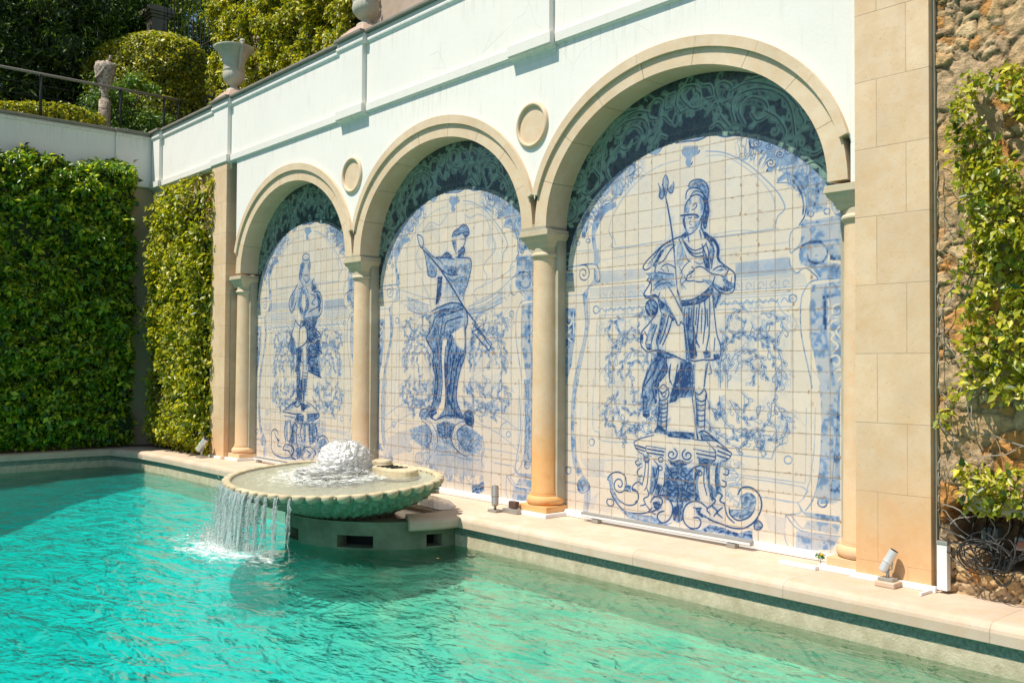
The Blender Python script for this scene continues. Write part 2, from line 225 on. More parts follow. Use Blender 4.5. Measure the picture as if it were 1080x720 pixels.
PAINT_3="""f1 0 5,2932 69,2982 186,2943 218,2852 221,2707 204,2622 159,2540 195,2493 265,2465 326,2352 352,2250 480,2156 485,2100 471,2044 488,1987 -464,2037 -405,2125 -465,2221 -505,2277 -386,2383 -230,2475 -78,2513 -4,2520 -32,2619 -32,2767 -23,2832
f1 0 -465,2207 488,2143 480,2031 421,1992 326,1912 283,1885 292,1728 335,1585 326,1457 160,1450 33,1442 -22,1442 -190,1487 -443,1518 -534,1595 -514,1702 -444,1762 -365,1836 -464,1885 -464,1977
f1 0 -413,1444 213,1445 178,1200 195,1129 178,870 248,817 318,765 124,752 97,866 61,1067 -58,1151 -208,1057 -227,788 -343,758 -343,841 -324,1053 -402,1035 -442,942 -502,939 -512,1107 -503,1245
f4 0 5,2932 69,2982 132,2977 186,2943 212,2903 218,2852 177,2828 141,2884 69,2916 17,2911
f6 0 168,2830 218,2852 212,2780 223,2707 205,2622 186,2559 168,2583 173,2669
f3 0 -32,2715 -32,2767 -5,2808 41,2846 41,2802 14,2747 18,2702
f3 0 123,2835 168,2793 177,2741 168,2684 141,2651 127,2733
s8 9 5,2932 23,2966 69,2982 132,2977 186,2943 212,2903 218,2852 209,2781 221,2707 204,2622 186,2559 168,2583 163,2671 180,2755 168,2830
s7 9 -23,2832 -14,2890 23,2915 78,2915 141,2884 168,2844 195,2812
s6 8 29,2848 65,2884 123,2876 163,2848
s6 8 50,2933 78,2951 114,2924
s6 8 123,2916 150,2934 180,2900
s8 12 195,2797 180,2734 195,2667 180,2596
s9 9 -32,2715 -32,2767 -5,2808 41,2846 96,2854 141,2833 168,2793 177,2741 168,2684 141,2651
s9 12 -79,2695 -23,2692 41,2690 87,2682 114,2664
s6 8 51,2757 78,2783 96,2759 69,2733 41,2729
s8 7 -32,2686 -38,2649 -32,2626 -23,2574 -4,2535 23,2522 69,2542 105,2575 127,2616 138,2652
s8 8 7,2665 43,2665
s8 8 69,2664 105,2654
s6 6 32,2649 18,2614 43,2599
s8 7 20,2577 51,2576
f3 0 69,2623 123,2631 114,2581 69,2542 42,2530
s8 11 141,2644 150,2614 141,2571 159,2540
s8 10 -51,2665 -45,2620 -32,2582
s7 8 -1,2527 5,2490 14,2452
s7 8 123,2544 138,2506 141,2470
s8 8 -32,2457 14,2408 69,2381 114,2385 168,2402 195,2435
s7 8 -23,2426 33,2370 87,2351 159,2359
s8 9 -60,2489 -32,2442 5,2380 69,2330 141,2324 195,2334
f7 0 -23,2552 -60,2533 -88,2499 -41,2490 -8,2506
f7 0 150,2541 204,2507 230,2468 283,2442 248,2431 177,2473
s9 10 -4,2520 -78,2513 -154,2498 -230,2475 -307,2437 -386,2383 -465,2328 -505,2277 -469,2252 -415,2271
s8 10 -465,2221 -425,2187 -455,2159 -405,2125 -415,2042
s7 9 -173,2455 -249,2432 -327,2363 -376,2275
s7 9 -135,2451 -201,2397 -259,2327 -326,2294
s7 9 -188,2479 -278,2449 -366,2366 -435,2303
s7 9 -97,2492 -60,2415 -78,2342 -116,2286
s7 9 -346,2296 -366,2229 -307,2210
f5 0 -307,2406 -230,2445 -307,2346 -366,2275 -405,2278
f4 0 -445,2311 -376,2367 -405,2278 -465,2267
f6 0 -465,2221 -375,2230 -326,2196 -405,2140
s8 10 195,2493 265,2465 309,2411 326,2352 318,2296 352,2250 421,2203 480,2156 485,2100 471,2044 421,2033 369,2057
s8 19 181,2521 230,2475 283,2434 314,2374 309,2311 331,2266
s8 9 195,2421 221,2347 213,2261 230,2202
s8 9 248,2431 274,2356 257,2272 248,2215
s8 9 159,2381 168,2293
s8 9 150,2425 195,2305 186,2234
s8 9 212,2463 248,2402
f6 0 177,2350 213,2318 221,2203 186,2227 159,2294
f4 0 230,2418 269,2371 248,2229 227,2289
s9 8 69,2228 123,2239 177,2220 248,2172 335,2152 378,2128
s9 8 69,2118 141,2107 213,2117 283,2077 352,2037 404,2048
f4 0 141,2136 213,2124 300,2083 369,2036 283,2041 177,2105
s8 8 42,2245 69,2213 33,2187 -4,2174 -13,2131 24,2121 69,2126
s7 7 55,2207 11,2195
s7 7 42,2171 18,2147
s8 9 369,2128 404,2161 421,2195
s8 9 378,2121 421,2090 471,2072
s7 9 265,2199 318,2224 369,2220 404,2190
f6 0 283,2191 352,2207 386,2191 335,2180
f5 0 352,2122 404,2147 421,2090 475,2079 463,2038 404,2037
s7 8 -288,2269 -230,2287 -172,2268 -134,2243
s7 8 -326,2226 -249,2206 -153,2192
s6 8 -297,2255 -258,2222
s6 8 -230,2272 -210,2218
s6 8 -41,2384 -4,2307 33,2289
s7 8 159,2323 213,2275 230,2231
s5 8 -97,2255 -59,2193 -78,2135 -59,2060
s6 8 14,2291 -41,2251 -78,2194
s5 8 -41,2177 -22,2132 -59,2104 -22,2058
s5 8 69,2286 123,2260 159,2265
f3 0 -116,2464 -60,2444 -23,2367 -59,2252 -116,2256 -125,2376
f3 0 -405,2232 -153,2184 -134,2079 -229,2070 -326,2060 -385,2093
f4 0 -279,3024 -246,3072 -215,3015 -227,2941 -246,2883 -269,2947
s7 7 -279,3024 -246,3072 -215,3015 -227,2941 -246,2883 -273,2947 -279,3024
s7 9 -328,3008 -308,2952 -318,2893 -285,2866 -260,2923 -285,2994
s7 9 -158,2999 -154,2954 -173,2904 -208,2916 -219,2955
f5 0 -328,3008 -302,2951 -312,2892 -289,2874 -265,2924 -293,2965
f5 0 -158,2999 -154,2954 -177,2912 -208,2921 -202,2960
s9 12 -246,2883 -211,2744 -182,2605 -157,2453 -134,2258 -110,2026
s0 5 -144,2378 -123,2197 -106,2026
f6 0 -78,1959 -4,1955 88,1973 177,2019 248,2073 274,2028 195,1960 106,1928 15,1918 -59,1914
s9 9 -78,1959 -4,1955 88,1973 177,2019 248,2073
s9 10 -59,1914 15,1918 106,1928 195,1960 265,2022
s1 6 -50,1934 24,1936 124,1957 213,2010
f6 0 -464,1961 -405,1989 -345,1948 -335,1880 -375,1836 -434,1846 -474,1901
s9 9 -464,1961 -405,1989 -345,1948 -335,1880 -375,1836 -434,1846 -474,1901 -464,1961
s1 8 -434,1945 -395,1958 -375,1919 -404,1890 -434,1899
s9 9 -494,2032 -444,2014 -375,2026 -326,2001
s9 10 -405,2187 -435,2113 -494,2040 -454,1999 -345,2009 -316,1940 -296,1871
s7 8 -365,2109 -307,2151 -229,2153
s7 8 -385,2064 -316,2113 -210,2122 -172,2097
s6 8 -405,2142 -375,2170
s9 8 -307,2045 -326,1985 -277,1953 -210,1905 -153,1828 -115,1768
s8 8 -210,2085 -153,2007 -106,1930 -50,1840 -31,1795
f6 0 -316,2038 -326,1978 -258,1937 -181,1874 -134,1798 -162,1784 -239,1869 -297,1894
f3 0 -277,2028 -229,1951 -162,1873 -191,1889 -258,1952
s8 8 -31,1795 -40,1751 -74,1778 -87,1749 -115,1753 -134,1795
s9 10 -365,1836 -444,1762 -514,1702 -534,1626 -513,1564 -443,1518 -364,1533 -267,1502 -190,1502 -77,1457 -22,1442
s7 11 -287,1863 -306,1743 -345,1623 -325,1547
s7 11 -210,1830 -248,1712 -306,1592
s7 11 -404,1776 -444,1670 -473,1595
s7 11 -341,1759 -394,1639 -423,1533
s7 11 -258,1847 -296,1698
s7 11 -172,1799 -210,1696 -277,1577
s7 11 -484,1702 -453,1655
f5 0 -287,1863 -229,1846 -277,1697 -325,1547 -345,1623 -316,1743
f8 0 -534,1672 -494,1687 -503,1595 -528,1603
f7 0 -483,1595 -404,1594 -394,1540 -453,1533
f4 0 -404,1776 -345,1759 -404,1624 -453,1594 -454,1686
f7 0 -345,1548 -267,1532 -190,1509 -115,1472 -228,1457 -344,1464
f3 0 -22,1897 69,1908 51,1734 88,1559 33,1457 -12,1486
s8 9 -31,1898 -40,1751 -22,1589 -12,1457
s9 9 -12,1457 70,1439 160,1450 230,1447 326,1457
s8 8 257,2001 274,1871 292,1728 309,1642 335,1585 344,1514 326,1457
s6 11 15,1896 0,1691 24,1486
s6 11 69,1908 55,1734 73,1530
s6 11 124,1920 106,1747 84,1588
s6 11 177,1947 186,1788 160,1587
s6 11 230,1988 230,1815 222,1658 192,1529
s6 11 42,1880 30,1734
s6 11 97,1892 84,1748
s6 11 151,1876 142,1688
s6 11 204,1874 209,1730
s6 11 -13,1853 -18,1692
s6 11 283,1628 274,1528
f8 0 0,1618 33,1632 70,1602 84,1559 106,1486 70,1457 6,1457
f9 0 160,1515 204,1536 239,1514 239,1471 177,1460
f8 0 266,1497 326,1499 328,1464 274,1457
s6 12 61,1734 88,1617 124,1558
s6 12 19,1808 11,1706
f5 0 257,2022 352,2003 326,1926 292,1877 269,1928
s8 9 283,2142 265,2072 335,2011 421,1992 480,2031 480,2143
f6 0 274,2071 352,2017 437,2005 475,2045 421,2027 335,2053
s7 9 326,1997 309,1941 283,1885
s6 9 404,2106 421,2063 404,2021
s6 9 454,2131 441,2061
s9 13 -110,2049 -59,1884 -22,1692 6,1515 34,1297 52,1130
s0 6 -93,2004 -48,1839 -14,1662 15,1472 41,1267
f6 0 -384,1472 -228,1457 -238,1352 -305,1261 -344,1117 -502,1113 -483,1289 -423,1381
f6 0 -77,1442 43,1428 34,1129 -171,1123 -133,1309 -86,1383
s2 10 -257,1427 -383,1321 -442,1213
s1 10 -325,1291 -442,1213 -422,1138
s9 12 -403,1457 -423,1350 -493,1258 -512,1135
s9 12 -238,1442 -228,1352 -305,1261
s9 12 -325,1442 -403,1336
s9 12 -49,1428 -96,1309 -133,1235
s9 12 19,1413 -31,1296 -114,1147
s7 9 -186,1412 -199,1293 -171,1234
s7 8 -105,1413 -133,1294 -142,1235
f3 0 43,1413 88,1413 70,1239 43,1238
s7 8 213,1428 186,1299 178,1227
s6 8 231,1414 248,1343 213,1328
s7 9 61,1399 48,1239 61,1152
f5 0 -413,1429 -228,1422 -266,1339 -334,1278 -383,1232 -363,1157 -334,1082 -402,1035 -442,942 -502,939 -512,1107 -503,1245 -463,1353
s8 12 -403,1414 -483,1261 -518,1115
s8 12 -325,1414 -403,1308 -482,1215
s8 12 -403,1217 -353,1067
s8 12 -257,1414 -325,1309 -373,1247
f9 0 -512,1130 -442,1124 -452,1010 -502,1000
f9 0 -502,993 -432,1003 -418,958 -462,929 -506,947
s1 10 -432,1140 -393,1058 -422,1019
s1 9 -492,1154 -423,1216 -403,1156
f7 0 -59,1430 43,1430 19,1240 -40,1166 -133,1089 -205,1072 -186,1162 -133,1282
s9 12 -59,1415 -124,1267 -180,1147
s9 12 24,1357 -40,1224 -171,1088
s9 12 -22,1415 -58,1283
s1 7 -3,1357 -58,1239 -142,1148
s1 6 -30,1195 -133,1111
s7 8 -186,1415 -205,1340 -194,1251
s7 8 -114,1400 -133,1282 -161,1222
f4 0 -314,1098 -276,1099 -285,844 -343,841 -324,947
s9 9 -314,1098 -324,947 -343,841
s9 9 -218,1101 -227,952 -237,817
s8 8 -320,1068 -276,1057 -222,1071
s8 8 -320,1030 -276,1020 -222,1034
s8 8 -320,993 -275,983 -222,997
s8 8 -320,955 -275,945 -222,960
s8 8 -320,918 -275,908 -222,922
s8 8 -320,873 -275,863 -222,878
f6 0 -363,825 -324,857 -246,832 -237,788 -285,755 -343,758
s9 9 -363,825 -324,857 -246,832 -237,788 -285,755 -343,758 -363,825
s0 7 -324,820 -304,791 -266,808
s8 8 -324,1188 -262,1235 -205,1176 -228,1113 -305,1098 -324,1188
s9 9 -344,1203 -276,1159 -209,1206
s7 8 -295,1159 -262,1122 -237,1160
s6 8 195,1416 178,1287 169,1200
f4 0 43,1357 74,1357 79,1198 56,1183
f3 0 79,1169 115,1155 124,867 97,837
s9 9 79,1169 97,1010 97,837
s8 9 190,1158 181,1014 178,870
s8 8 92,1075 142,1065 183,1078
s8 8 92,1032 142,1022 183,1035
s8 8 92,988 142,979 183,992
s8 8 92,945 142,936 183,949
s8 8 92,894 142,885 183,899
s8 9 66,1183 124,1156 178,1203 199,1129 142,1099 88,1126
f7 0 115,838 151,854 178,827 248,817 318,765 248,753 160,754
s9 10 115,838 169,855 248,817 326,762 248,750 142,750
s0 7 151,826 169,784
s0 7 213,808 283,770
s9 12 19,1357 43,1182 70,1009 92,865 114,754
s0 5 30,1313 56,1125 77,980 99,837
f1 0 -534,758 -365,806 59,780 307,781 452,686 426,642 307,612 376,547 393,310 510,240 609,430 721,374 737,267 689,153 477,70 -50,-1 -334,20 -634,43 -843,95 -940,352 -844,424 -676,393 -553,267 -493,395 -513,606 -611,691
s8 8 -611,704 -534,745 -375,786
s8 8 77,774 202,775 307,774 452,686
s7 7 -464,686 -239,675
s7 7 59,696 290,681 202,763
f7 0 -229,829 77,836 68,773 -220,780
s1 9 -201,805 59,802
s7 13 -599,684 -514,670 -473,663
s7 13 -590,659 -483,636
s7 13 -453,659 -258,648
s7 13 -449,626 -267,617
s7 13 95,660 286,645
s7 13 104,627 272,612
s7 13 307,739 443,693
s7 13 316,697 435,667
s7 13 307,661 410,641
s9 7 -611,704 -584,655 -534,620 -503,615
s9 7 -464,686 -467,640 -414,591
s9 7 290,681 290,632 246,593 220,583
s9 7 452,686 426,642 367,617
f5 0 -509,614 -433,605 -443,528 -497,547
f6 0 113,632 290,610 237,585 167,543 113,574
f5 0 -394,517 -331,500 -344,364 -389,261 -433,264 -413,402
f6 0 81,536 135,526 104,408 131,267 78,247 59,404
f5 0 185,580 350,608 328,486 350,376 255,267 202,403
f5 0 -248,515 59,541 69,274 -13,236 -162,219 -286,250 -257,387
f1 0 229,570 290,575 281,468 290,370 237,421
s8 8 229,570 220,419 246,294
s8 8 307,590 290,469 316,344
s8 8 176,551 170,429 202,318
s9 8 -493,608 -473,533 -483,426 -509,340
s8 8 -433,567 -449,353 -483,289
s9 8 -374,564 -319,509 -344,364 -397,261
s8 8 -254,469 -257,372 -305,270
f7 0 -335,365 -277,355 -315,269 -374,263
s9 10 -242,545 -181,480 -106,487 -50,448 14,486 59,534 131,562
s8 9 -219,495 -162,426 -87,433 -32,409 41,460
s1 10 -219,522 -162,463 -91,469 -41,435 32,481
s9 9 -148,684 -119,663 -114,635 -129,609 -157,595 -187,597 -206,610 -210,629 -201,645 -182,654 -165,652 -155,644 -155,633 -161,627
s9 9 -25,686 -52,660 -58,632 -43,608 -16,599 14,605 32,621 36,641 26,654 8,660 -8,656 -17,647 -17,636 -12,631
f7 0 -220,591 -163,574 -88,594 5,580 59,606 23,567 -88,521 -181,535
s8 8 -279,505 -290,486 -317,482 -333,497 -323,517 -298,522 -281,510
s8 8 153,499 142,481 117,477 103,491 112,511 135,516 151,504
s8 8 -269,580 -281,561 -308,557 -323,573 -314,593 -289,598 -271,586
s8 8 -425,568 -437,548 -465,545 -481,560 -471,581 -445,586 -427,573
s8 9 -554,557 -590,531 -564,503 -523,522
s8 9 -533,483 -570,446 -543,405 -509,416
s8 9 384,562 423,544 410,508 367,511
s8 9 358,461 396,444 384,408 350,411
s9 9 -696,321 -715,274 -755,244 -801,241 -835,262 -848,297 -837,332 -812,355 -780,360 -757,348 -747,327 -751,305 -765,291 -782,289 -795,296 -797,305
s9 10 -697,329 -718,397 -802,425 -887,397 -930,346 -897,325 -890,231 -822,145 -717,79 -593,71 -452,96 -393,148
s8 9 -843,236 -801,178 -696,136 -593,155 -553,221 -583,279 -634,289
f7 0 -707,328 -635,312 -645,257 -738,255
f4 0 -930,353 -865,399 -854,235 -759,136 -822,145 -886,232
s9 9 -503,333 -553,358 -614,322 -624,275 -563,266 -553,206 -593,170
s8 9 -453,308 -433,249 -492,212 -472,169 -532,147
f5 0 -801,100 -593,63 -373,75 -276,28 -162,43 -238,-4 -432,7 -675,22
s9 10 -432,98 -334,140 -276,206 -305,248 -374,241 -413,191
f8 0 -393,193 -315,217 -286,161 -334,125 -373,150
s9 10 -374,248 -257,268 -181,217 -162,146 -200,67 -276,28 -334,65 -315,112 -257,134
s8 9 -472,169 -393,103 -354,93
f7 0 -162,175 -50,232 -41,87 -106,50 -162,72
s9 10 202,218 131,253 50,251 -22,206 -50,130 -32,59 33,24 114,38 140,89 114,121 60,115
s9 9 60,201 114,193 131,152 202,133 272,113
f8 0 78,203 149,212 131,167 202,147 149,126 96,155
s9 9 680,349 643,375 599,374 563,348 546,309 553,272 578,250 609,248 633,263 646,288 644,312 630,327 614,328 599,321 592,308 596,297
f5 0 535,354 609,389 689,343 681,274 641,201 560,164 443,177 426,230 543,244
s9 11 510,358 551,418 641,427 713,380 737,301 713,224 665,157 576,97 460,82 341,101 220,121
s8 10 426,244 435,190 510,150 609,184 665,245
s8 10 376,280 409,173 477,125
f6 0 -13,18 132,23 237,80 376,70 510,47 649,93 654,5 477,14 220,21 60,-23
f6 0 665,150 705,175 745,140 713,102 673,103
s9 9 665,150 705,175 745,140 713,102 673,103 665,150
s8 9 -929,164 -864,163 -854,117 -907,103 -940,131 -929,164
s9 10 237,322 290,285 255,238 307,202 272,155
s9 10 307,357 358,335 333,290 384,267
s9 10 358,236 307,188 358,152
s9 10 59,389 5,369 -13,324 41,315 -13,280
s9 10 -162,396 -106,373 -106,255 -124,106
s9 10 -200,378 -219,332 -162,323 -200,274
s9 10 -50,378 -69,259 -50,218
s9 10 -238,419 -162,411
s9 10 272,255 202,204 237,165"""
PAINT_2="""s3 9 -574,2942 -502,2999 -394,3034 -251,2983 -147,3045 -96,3092
s2 8 -592,2922 -465,2984 -358,3005
s3 9 224,3044 323,3003 451,3028 577,2984 640,2898 657,2797 734,2691 720,2594 597,2505 551,2429 614,2345 568,2249 427,2217 395,2159 460,2075
s3 7 687,2893 687,2794 759,2679 735,2583
s3 9 -646,2775 -700,2650 -643,2537 -550,2487
s3 9 -586,2403 -529,2292 -456,2202 -400,2072
f2 0 686,2932 595,2724 643,2620 688,2715
f2 0 -574,2920 -393,3009 -286,2955 -501,2913
f3 0 -864,2190 -638,2125 -454,2074 -417,1987 -862,2048
s4 8 -864,2190 -638,2129 -418,2073
s5 9 -862,2048 -636,1985 -381,1954
s3 8 -860,1894 -634,1855 -415,1849
f3 0 284,2002 586,2050 871,2163 872,2066 586,1970 317,1930
s4 8 300,2032 585,2089 871,2192
s5 9 333,1950 617,1979 872,2056
s3 9 366,1838 650,1850 874,1891
s3 8 -1462,2312 -1050,2289 -591,2184 -191,2115
s3 8 378,2071 782,2170 1056,2316
s3 8 582,2255 865,2328 1055,2422
f2 0 63,2598 196,2577 311,2558 344,2505 329,2405 281,2286 233,2187 201,2107 34,2115 -171,2104 -138,2270 -88,2413 -281,2510 -315,2407 -458,2427 -572,2758 -628,2785 -685,2920 -554,2832 -389,2646 -90,2600
f6 0 -7,2822 26,2881 126,2912 192,2946 275,2906 302,2832 243,2797 193,2847 94,2822
s9 9 -7,2822 26,2881 126,2912 192,2946 275,2906 302,2832 243,2797
s1 7 53,2847 127,2887 209,2887
s8 8 193,2847 227,2799 237,2757 205,2703 228,2656 196,2593
s9 7 144,2787 220,2775
s9 8 -7,2780 28,2705 69,2639
f5 0 -7,2791 68,2773 79,2638 28,2684
f6 0 102,2657 195,2700 222,2657 196,2593 103,2589
s9 7 162,2693 212,2678
f5 0 -176,2523 114,2481 105,2399 -54,2406
s8 9 46,2569 -90,2600 -317,2619
s9 9 105,2395 -37,2399 -175,2456 -281,2527
s8 9 63,2592 196,2577 311,2558 344,2505 329,2405 281,2286 226,2188 201,2097
s7 8 131,2490 115,2440
f4 0 147,2509 328,2506 313,2385 198,2393 131,2439
f4 0 99,2379 280,2377 271,2277 201,2118 117,2193 -2,2324
s5 8 -88,2402 -19,2335 165,2365
s5 7 -1,2220 34,2115
s4 8 -122,2373 -87,2287 -138,2207
f4 0 -572,2747 -516,2656 -477,2503 -451,2426 -315,2407 -309,2512 -406,2562 -498,2687
s8 8 -572,2758 -516,2656 -477,2503 -451,2422 -315,2402 -295,2490
s8 9 -685,2920 -603,2897 -554,2832 -572,2758 -628,2785 -685,2920
s7 8 -554,2767 -389,2646 -229,2580 -176,2523
f6 0 -212,2610 -108,2660 -12,2604 -66,2578 -125,2614
s8 9 -219,2600 -108,2660 -5,2604
f8 0 -272,2393 -181,2398 -200,2189 -258,2087 -311,2074 -285,2236
s2 7 -223,2380 -242,2191
f3 0 -311,2047 1,2086 185,2057 274,1962 285,1860 237,1760 239,1598 -448,1605 -486,1691 -379,1816
s8 10 -381,2007 -171,2062 1,2086 168,2058 268,1962 285,1860 237,1760
s8 10 -345,1974 -136,2019 136,2008
s8 10 -310,1941 -66,1964 202,2005
s8 10 -133,1768 -99,1872 70,1908 196,1924
s8 10 -310,1941 -379,1816 -486,1691 -413,1615
s8 10 -238,1855 -271,1687 -377,1625
s8 10 -255,1834 -307,1751
s8 10 -98,1757 72,1764 236,1841
s8 10 -169,1936 -202,1770 -253,1645
f6 0 -310,1973 -135,2008 168,2048 202,2016 -32,1973 -239,1918
f5 0 -291,1898 -204,1917 -272,1750 -377,1647 -414,1690
f4 0 -82,1850 70,1887 170,1864 138,1783 -30,1787
s9 13 -616,2777 -281,2527 -1,2262 202,2046 462,1815
s1 5 -590,2749 -260,2498 19,2240 201,2056
s8 9 462,1815 652,1613
s8 9 367,1757 447,1776 525,1823
s8 9 415,1726 559,1604
s8 9 366,1855 698,1620
s8 9 415,1814 683,1590
s8 9 415,1729 668,1532
s8 10 590,1611 652,1551 698,1620
f5 0 -486,1709 -202,1746 236,1839 255,1635 240,1473 175,1371 111,1187 96,1003 181,863 214,804 -122,788 -296,759 -403,796 -351,946 -301,1242 -356,1389 -340,1516
f0 0 -159,1682 -80,1681 -113,1578 -128,1349 -101,1038 -133,891 -278,770 -349,788 -200,951 -175,1182 -199,1453
s9 9 -486,1709 -412,1601 -340,1516 -356,1389 -301,1242 -317,1074 -351,946 -404,859 -403,796 -296,759
s9 9 243,1828 255,1635 240,1473 175,1371 111,1187 96,1003 181,863 221,800
s9 9 -307,1748 -377,1665 -305,1516
s9 9 -201,1662 -192,1453 -171,1182 -200,972
s9 9 -114,1598 -128,1349 -101,1038 -123,892
s8 15 5,1680 -78,1453 -85,1183 -55,956
s8 15 90,1576 9,1350 -39,1081
s8 15 207,1514 109,1392 51,1186 13,979
s8 15 -303,1390 -258,1180 -298,990
s8 15 -39,998 47,878 148,831
s8 15 -271,1642 -251,1453
f1 0 4,1742 204,1819 238,1676 223,1554 107,1596
f4 0 -468,1698 -307,1716 -306,1600 -384,1580
s1 8 40,1535 -31,1246 -15,999
s8 11 -296,759 -122,819 48,827 214,800
f8 0 -404,859 -297,906 -262,844 -367,787
f4 0 -807,630 -606,685 -471,704 -397,633 -418,495 -501,430 -672,478 -778,551
f4 0 94,661 262,718 441,681 559,614 545,522 502,445 325,414 173,477 110,567
f5 0 -279,714 -112,765 77,736 32,620 -46,567 -174,559 -255,602
f3 0 -238,545 -14,560 3,408 -236,371
s5 18 -506,762 -365,709 -265,582 -286,445 -400,339
s0 11 -506,762 -371,705 -278,582 -296,444 -400,349
s5 18 216,771 78,717 1,618 33,505 173,421 295,393
s0 11 206,762 84,708 16,619 49,516 173,436 280,410
s7 8 -546,744 -397,653 -376,537 -468,448
s7 8 261,742 115,662 126,568 264,456
s5 8 -572,679 -778,551
s5 8 262,699 172,515
s6 9 -256,703 -200,567
s5 8 -552,680 -708,531
s5 8 322,685 209,502
s6 9 -191,707 -158,570
s5 8 -532,681 -639,512
s5 8 382,672 246,490
s6 9 -127,716 -116,572
s5 8 -511,682 -570,492
s5 8 441,659 282,478
s6 9 -64,719 -75,575
s5 8 -491,683 -502,473
s5 8 500,646 318,465
s6 9 0,717 -34,577
s5 8 -471,684 -435,454
s5 8 558,633 354,453
s6 9 62,720 7,580
s5 8 -777,511 -673,538 -468,442 -418,465
s1 10 -759,496 -656,499 -518,433
s1 10 203,464 384,492 530,548
f6 0 -608,791 -574,842 -456,857 -422,828 -472,757 -573,752
s8 9 -615,790 -575,862 -473,882 -413,839 -439,779
f7 0 230,829 275,887 380,882 405,790 367,714 277,737 231,782
s8 9 215,818 260,881 365,890 405,790 376,711
s4 9 -513,310 -550,254 -628,238 -687,277 -674,340 -599,371 -527,347 -520,286
f2 0 -513,310 -550,254 -628,238 -687,277 -674,340 -599,371 -527,347
s4 9 32,277 2,227 -68,211 -116,248 -103,302 -40,330 20,309 26,256
f2 0 32,277 2,227 -68,211 -116,248 -103,302 -40,330 20,309
s4 9 -170,260 -196,218 -254,205 -297,236 -287,281 -232,305 -180,286 -173,243
f2 0 -170,260 -196,218 -254,205 -297,236 -287,281 -232,305 -180,286
s4 9 217,312 187,262 120,247 73,283 85,337 146,364 205,342 211,290
f2 0 217,312 187,262 120,247 73,283 85,337 146,364 205,342
s4 9 445,238 422,197 369,185 330,215 338,258 389,281 436,263 443,221
f2 0 445,238 422,197 369,185 330,215 338,258 389,281 436,263
s4 9 -755,412 -779,376 -828,366 -864,392 -857,431 -808,450 -766,433 -758,398
f2 0 -755,412 -779,376 -828,366 -864,392 -857,431 -808,450 -766,433
s4 9 -400,339 -426,296 -486,283 -530,315 -521,361 -464,385 -410,366 -403,321
f2 0 -400,339 -426,296 -486,283 -530,315 -521,361 -464,385 -410,366
f2 0 -368,400 19,409 265,390 531,429 576,323 533,209 267,185 -10,169 -234,197 -399,261
s4 8 -301,366 19,390 204,367 503,372
f7 0 373,93 505,115 577,159 593,51 448,-10 380,1
s1 9 417,69 506,42 563,103
s4 8 559,614 583,470 532,374 585,287
s3 9 -1362,746 -924,929 -309,1005
s3 9 75,987 497,942 896,832 1113,737
s3 8 -1360,557 -922,766 -608,840
s3 8 381,789 842,668 1168,495
s3 8 -1343,736 -1322,539
f2 0 -1339,412 -1100,573 -814,630 -777,531 -845,365 -1336,246
f5 0 -1580,1204 -1445,1206 -1477,783 -1453,426 -1356,328 -1548,356 -1611,670
f3 0 -1294,1208 -1388,1207 -1398,576 -1338,371
f5 0 1215,1249 1319,1250 1312,419 1220,482 1231,900
s4 8 1136,1247 1166,722 1089,331 1222,273"""
